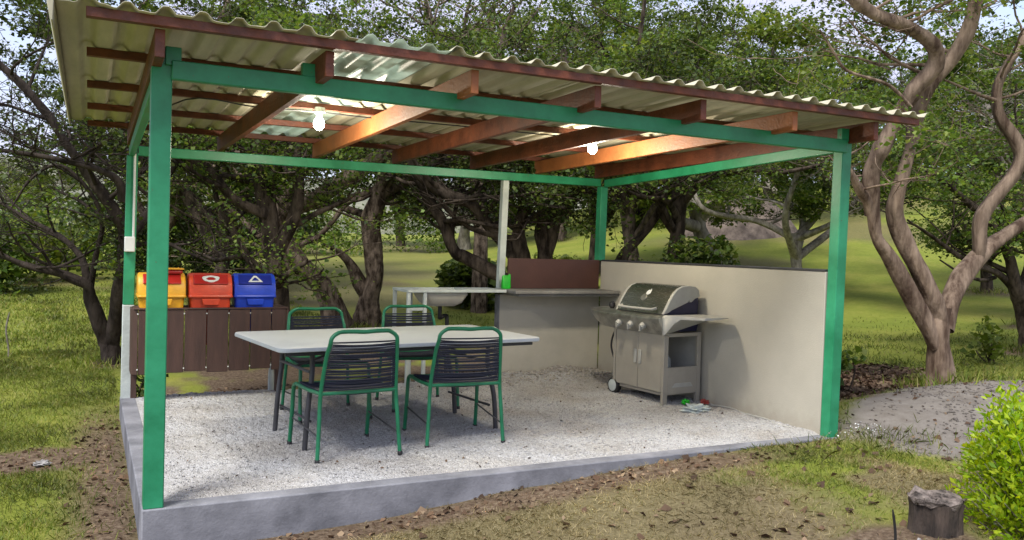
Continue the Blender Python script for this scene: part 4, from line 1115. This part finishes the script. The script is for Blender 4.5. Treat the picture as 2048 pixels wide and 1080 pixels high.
# lime hedge at the right front
def lime_bush():
    r = np.random.default_rng(5); base = np.array([4.47, -2.22, -.12])
    t = thing('hedge_bush', 'bright lime-green leafy bush at the right front beside the stump', 'bush', base)
    n = 760; C = []; D_ = []
    mb_ = MB()
    for i in range(n):
        a_ = r.random() * 2 * PI; el = r.random() ** .7; rr = .51 * (1 - .45 * el ** 2) * (.6 + .45 * r.random())
        tip = np.array([math.cos(a_) * rr, math.sin(a_) * rr, .06 + .86 * el * (.85 + .2 * r.random()) * (1 - .15 * (rr / .55))])
        root = np.array([tip[0] * .35, tip[1] * .35, max(0, tip[2] - .25) * .7])
        dv = tip - root; L = np.linalg.norm(dv); dv /= L
        if i % 3 == 0: mb_.tube([tuple(root), tuple(root + dv * L * .6 + r.normal(0, .01, 3)), tuple(tip)], [.005, .004, .002], 5)
        for s_ in np.linspace(.25, 1.06, 11):
            for _ in range(2):
                C.append(root + dv * L * s_ + r.normal(0, .008, 3)); w_ = r.normal(0, 1, 3); w_ -= dv * (w_ @ dv); w_ /= np.linalg.norm(w_); D_.append(dv * .75 + w_ * .85 + np.array([0, 0, .12]))
    C = np.array(C); D_ = np.array(D_); D_ /= np.linalg.norm(D_, axis=1)[:, None]; N = len(C)
    sd = np.cross(D_, r.normal(0, 1, (N, 3))); sd /= np.linalg.norm(sd, axis=1)[:, None]; nn = np.cross(sd, D_)
    L = (.024 + .034 * r.random(N) ** 1.3)[:, None]
    a0 = C; b1 = C + D_ * L * .42 + sd * L * .21 + nn * L * .05; b2 = C + D_ * L * .42 - sd * L * .21 + nn * L * .05; c1 = C + D_ * L * .75 + sd * L * .13; c2 = C + D_ * L * .75 - sd * L * .13; tip = C + D_ * L - nn * L * .1
    V = np.stack([a0, b1, c1, tip, c2, b2], 1).reshape(-1, 3)
    mobj('foliage', fast_mesh('foliage', V, np.arange(N * 6, dtype=np.int32).reshape(-1, 6)), LIMEL, t)
    mb_.build('stem', BARKG, t)
lime_bush()

# ------------------------------------------------------------------ stump, rocks, sticks
sp_ = thing('tree_stump', 'dark weathered stump with a pale broken top, beside the lime bush', 'stump', (3.86, -1.95, -.105))
r = np.random.default_rng(9); rings = []
gv = r.normal(0, .045, 28)
for z, rad in ((-.1, .19), (-.02, .16), (.03, .142), (.06, .132), (.14, .126), (.22, .124), (.262, .128)):
    rings.append([(rad * (1 + .07 * math.sin(3 * k * 2 * PI / 28 + 1) + .05 * math.sin(7 * k * 2 * PI / 28 + z * 6) + gv[k] + r.normal(0, .012)) * math.cos(2 * PI * k / 28), rad * (1 + .07 * math.sin(3 * k * 2 * PI / 28) + gv[k] + r.normal(0, .012)) * math.sin(2 * PI * k / 28), z) for k in range(28)])
MB().loft(rings).build('trunk', mat('charred_bark', (.014, .010, .008), .95, .4, 12, 1, 34, stretch=(1, 1, .3), col2=(.085, .062, .048)), sp_)
rings = []
for z, rad in ((.25, .130), (.268, .140), (.282, .134), (.288, .10), (.270, .03)):
    rings.append([(rad * (1 + .10 * math.sin(2 * k * 2 * PI / 28 + 2) + r.normal(0, .04)) * math.cos(2 * PI * k / 28), rad * (1 + r.normal(0, .04)) * math.sin(2 * PI * k / 28), z + r.normal(0, .011)) for k in range(28)])
MB().loft(rings).build('broken_top', mat('pale_rotten_wood', (.05, .038, .032), .95, .45, 16, 1, 50, col2=(.30, .25, .22)), sp_)
def rock(loc, size, m, label, seed, cat='rock', name='rock', group=None):
    o = crumple(name, loc, size, m, label, cat, seed)
    if group: o['group'] = group
    return o
ROCK = mat('grey_stone', (.20, .19, .18), .9, .35, 9, .8, 30, col2=(.42, .41, .40))
rock((3.60, -2.08, -.06), (.06, .05, .06), ROCK, 'grey lichen-covered stone leaning against the stump', 4)
rock((-.62, 2.0, -.19), (.05, .035, .02), ROCK, 'flat pale stone lying in the bare patch left of the shelter', 5)
sk_ = MB().tube(spline([(0, 0, -.05), (.01, 0, .08), (-.006, .01, .22)], 4), [.007] * 8 + [.003], 6).build('broken_stick', BLACK); sk_.location = (3.47, -2.0, -.06)
tag(sk_, 'thin black broken stick standing left of the stump', 'stick')
wd_ = MB().tube(spline([(0, 0, -.05), (.01, 0, .25), (-.02, .01, .5), (.015, 0, .72)], 4), [.010] * 12 + [.004], 6).build('sapling_stick', BARKG); wd_.location = (-1.22, 7.1, -.2)
tag(wd_, 'thin upright dry stick on the left lawn', 'stick')

# ------------------------------------------------------------------ grass, litter, pebbles
def blades(name, X, Y, h, wd, m, label, lean=.5):
    r = RNG; N = len(X); Z = ground(X, Y)
    a_ = r.random(N) * 2 * PI; tl = r.normal(0, lean, (N, 2)); H = h * (.5 + .9 * r.random(N))
    dx, dy = np.cos(a_) * wd, np.sin(a_) * wd
    p0 = np.stack([X - dx, Y - dy, Z - .006], -1); p1 = np.stack([X + dx, Y + dy, Z - .006], -1)
    tip = np.stack([X + tl[:, 0] * H, Y + tl[:, 1] * H, Z + H * np.clip(1 - .3 * np.abs(tl).sum(1), .25, 1)], -1)
    mid = (p0 + p1) / 2 * .45 + tip * .55; mid[:, 2] += .12 * H
    m0 = mid - np.stack([dx, dy, 0 * dx], -1) * .7; m1 = mid + np.stack([dx, dy, 0 * dx], -1) * .7
    V = np.stack([p0, p1, m1, tip, m0], 1).reshape(-1, 3)
    o = mobj(name, fast_mesh(name, V, np.arange(N * 5, dtype=np.int32).reshape(-1, 5)), m)
    return stuff(o, 'stuff', label, 'grass')


def outside(X, Y): return ~((X > -.07) & (X < W + .07) & (Y > -.07) & (Y < D + .07))


def scatter(n, x0, x1, y0, y1, dens):
    X = RNG.uniform(x0, x1, n); Y = RNG.uniform(y0, y1, n); k = outside(X, Y) & (RNG.random(n) < dens(X, Y)); return X[k], Y[k]


def hp(X, Y): return sstep(.3, .5, np.exp(-(((X - 7.3) / 2.05) ** 2 + ((Y + .35) / 1.35) ** 2)) + .25 * (vnoise(X, Y, 2.0, 3, 6) - .5))
def gd(X, Y): return (1 - .93 * soil(X, Y)) * (1 - hp(X, Y)) * (.35 + .65 * sstep(.35, .6, vnoise(X, Y, 1.7, 3, 12)))
X, Y = scatter(110000, -.4, 6.0, -3.4, -.02, gd)
dry = vnoise(X, Y, 1.3, 3, 14) + .26 * sstep(5.0, 2.5, X) - .06
k = RNG.random(len(X)) < sstep(.30, .58, dry)
blades('grass', X[~k], Y[~k], .036, .0022, GRASS, 'green grass in front of the shelter', .7)
blades('dry_grass', X[k], Y[k], .034, .0020, STRAW, 'dry straw-coloured grass in front of the shelter', .95)
X, Y = scatter(90000, -2.2, -.05, -1.5, 7.5, gd); blades('grass', X, Y, .045, .003, GRASS, 'green grass of the near left lawn', .6)
X, Y = scatter(90000, -4.5, 3.5, 6.0, 19, lambda X, Y: gd(X, Y) * sstep(19, 10, Y)); blades('grass', X, Y, .06, .008, GRASS, 'green grass of the far left lawn', .6)
X, Y = scatter(120000, 5.3, 18, -.6, 15, lambda X, Y: gd(X, Y) * sstep(18, 9, np.hypot(X + .3, Y + 5) - 1)); blades('grass', X, Y, .055, .006, GRASS, 'green grass right of the shelter and behind the wall', .6)
# taller tuft at the foot of the front right post
X, Y = scatter(1600, 4.3, 6.1, -1.0, -.08, lambda X, Y: np.exp(-(((X - 5.25) / .55) ** 2 + ((Y + .33) / .3) ** 2))); blades('grass_tuft', X, Y, .085, .003, GRASS, 'longer green grass at the foot of the front right post', .5)


tx, ty = [], []
for fx, fy, fr_ in FOOT:
    m_ = 260; a_ = RNG.random(m_) * 2 * PI; q = .22 + .35 * RNG.random(m_) ** 2; tx.append(fx + np.cos(a_) * q); ty.append(fy + np.sin(a_) * q)
blades('grass_tuft', np.concatenate(tx), np.concatenate(ty), .14, .006, GRASS, 'longer grass round the feet of the trees', .45)


def scraps(name, X, Y, Z, size, m, label, cat='leaves', up=1.2):
    C = np.stack([X, Y, Z], -1); o = mobj(name, leaf_mesh(RNG, C, size, .36, up), m); return stuff(o, 'stuff', label, cat)


X, Y = scatter(26000, -1.6, 4.8, -1.3, 4.6, lambda X, Y: np.clip(soil(X, Y) - .15, 0, 1) * .5); scraps('leaf_litter', X, Y, ground(X, Y) + .008, .035, LITTER, 'brown leaf litter along the kerb')
X, Y = scatter(9000, 5.4, 9.0, .9, 3.6, lambda X, Y: np.clip(soil(X, Y), 0, 1) * (1 - hp(X, Y))); scraps('leaf_litter', X, Y, ground(X, Y) + .01, .06, LITTER, 'brown leaf litter round the foot of the smooth tree')
X, Y = scatter(260, 5.6, 9, -1.6, 1.0, hp); scraps('leaf_litter', X, Y, ground(X, Y) + .01, .038, LITTER, 'dead leaves lying on the grey earth heap')
X, Y = scatter(1100, -.2, 6, -3.2, -.1, lambda X, Y: .6 + 0 * X); scraps('leaf_litter', X, Y, ground(X, Y) + .012, .05, LITTER, 'dry leaves scattered on the front grass')
X = RNG.uniform(.15, 5.0, 330); Y = RNG.uniform(.1, 3.5, 330); Z = np.array([gz(a_, b_) for a_, b_ in zip(X, Y)]) + .008
scraps('leaf_litter', X, Y, Z, .019, LITTER, 'dark leaf bits scattered on the gravel')
X = 5.28 + RNG.normal(0, .13, 60); Y = -.16 + RNG.normal(0, .06, 60); scraps('white_flowers', X, Y, ground(X, Y) + .05 + .04 * RNG.random(60), .013, WHITE, 'tiny white flowers at the foot of the front right post', 'flowers', .3)


def pebbles(name, X, Y, Z, s, m, label):
    ico = np.array([(1, 0, 0), (-1, 0, 0), (0, 1, 0), (0, -1, 0), (0, 0, 1), (0, 0, -1)], float)
    N = len(X); sc = s * (.5 + .9 * RNG.random((N, 1, 1))) * (.6 + .6 * RNG.random((N, 6, 1)))
    a_ = RNG.random(N) * 2 * PI; c, s_ = np.cos(a_)[:, None], np.sin(a_)[:, None]
    I = np.stack([ico[None, :, 0] * c - ico[None, :, 1] * s_, ico[None, :, 0] * s_ + ico[None, :, 1] * c, np.repeat(ico[None, :, 2] * .7, N, 0)], -1)
    V = (I * sc + np.stack([X, Y, Z], -1)[:, None, :]).reshape(-1, 3)
    f = np.array([(0, 2, 4), (2, 1, 4), (1, 3, 4), (3, 0, 4), (2, 0, 5), (1, 2, 5), (3, 1, 5), (0, 3, 5)])
    Fq = (f[None] + 6 * np.arange(N)[:, None, None]).reshape(-1, 3)
    o = mobj(name, fast_mesh(name, V, Fq), m); return stuff(o, 'stuff', label, 'gravel')


X = RNG.uniform(.1, 5.08, 14000); Y = RNG.uniform(.08, 3.5, 14000); Z = np.array([gz(a_, b_) for a_, b_ in zip(X, Y)]) + .001
pebbles('gravel_stones', X, Y, Z, .0085, GRAV, 'loose pale stones on the gravel floor')
X, Y = scatter(7000, 5.3, 9.2, -2.0, 1.6, lambda X, Y: hp(X, Y) * sstep(.35, .65, vnoise(X, Y, 1.8, 3, 21)))
pebbles('earth_clods', X, Y, ground(X, Y) + .002, .014, mat('earth_clod', (.09, .075, .062), .95, .3, 12, .5, 60, col2=(.23, .21, .19)), 'loose clods and grit on the grey earth heap')
X = RNG.normal(4.45, .5, 900); Y = RNG.normal(3.3, .22, 900); k = (X < 5.08) & (Y < 3.48) & (X > 3.6); X, Y = X[k], Y[k]; Z = np.array([gz(a_, b_) for a_, b_ in zip(X, Y)]) + .004
pebbles('gravel_lumps', X, Y, Z, .02, mat('earthy_stone', (.30, .27, .225), .95, .3, 20, .5, 60, col2=(.52, .50, .46)), 'coarse earthy stones heaped in the back corner')

# ------------------------------------------------------------------ light
SUN = Vector((-.48, -.36, .82)).normalized()
ld = bpy.data.lights.new('sun', 'SUN'); ld.energy = 2.3; ld.angle = math.radians(20); ld.color = (1, .96, .90)
lo = bpy.data.objects.new('sun', ld); COL.objects.link(lo); lo.rotation_euler = SUN.to_track_quat('Z', 'Y').to_euler()
wld = bpy.data.worlds.new('World'); S.world = wld; wld.use_nodes = True; nt = wld.node_tree
bg = nt.nodes['Background']; sky = nd(nt, 'ShaderNodeTexSky'); sky.sky_type = 'NISHITA'; sky.sun_disc = False
sky.sun_elevation = math.asin(SUN.z); sky.sun_rotation = math.atan2(SUN.x, SUN.y); sky.air_density = 1.0; sky.dust_density = 2.0
tc = nd(nt, 'ShaderNodeTexCoord'); cn = nd(nt, 'ShaderNodeTexNoise'); cn.inputs['Scale'].default_value = 3.2; cn.inputs['Detail'].default_value = 8; cn.inputs['Roughness'].default_value = .6
nt.links.new(tc.outputs['Generated'], cn.inputs['Vector'])
cr_ = ramp(nt, [(.30, (0, 0, 0)), (.50, (1, 1, 1))]); nt.links.new(cn.outputs['Fac'], cr_.inputs[0])
mx = nd(nt, 'ShaderNodeMix', data_type='RGBA'); mx.inputs[7].default_value = (2.8, 2.9, 3.8, 1)
nt.links.new(cr_.outputs[0], mx.inputs[0]); nt.links.new(sky.outputs[0], mx.inputs[6]); nt.links.new(mx.outputs[2], bg.inputs['Color'])
bg.inputs['Strength'].default_value = .145
S.view_settings.view_transform = 'Standard'; S.view_settings.look = 'None'; S.view_settings.exposure = 1.12; S.view_settings.gamma = 1
S.cycles.max_bounces = 6; S.cycles.diffuse_bounces = 4; S.cycles.transparent_max_bounces = 4
S.cycles.sample_clamp_indirect = 6
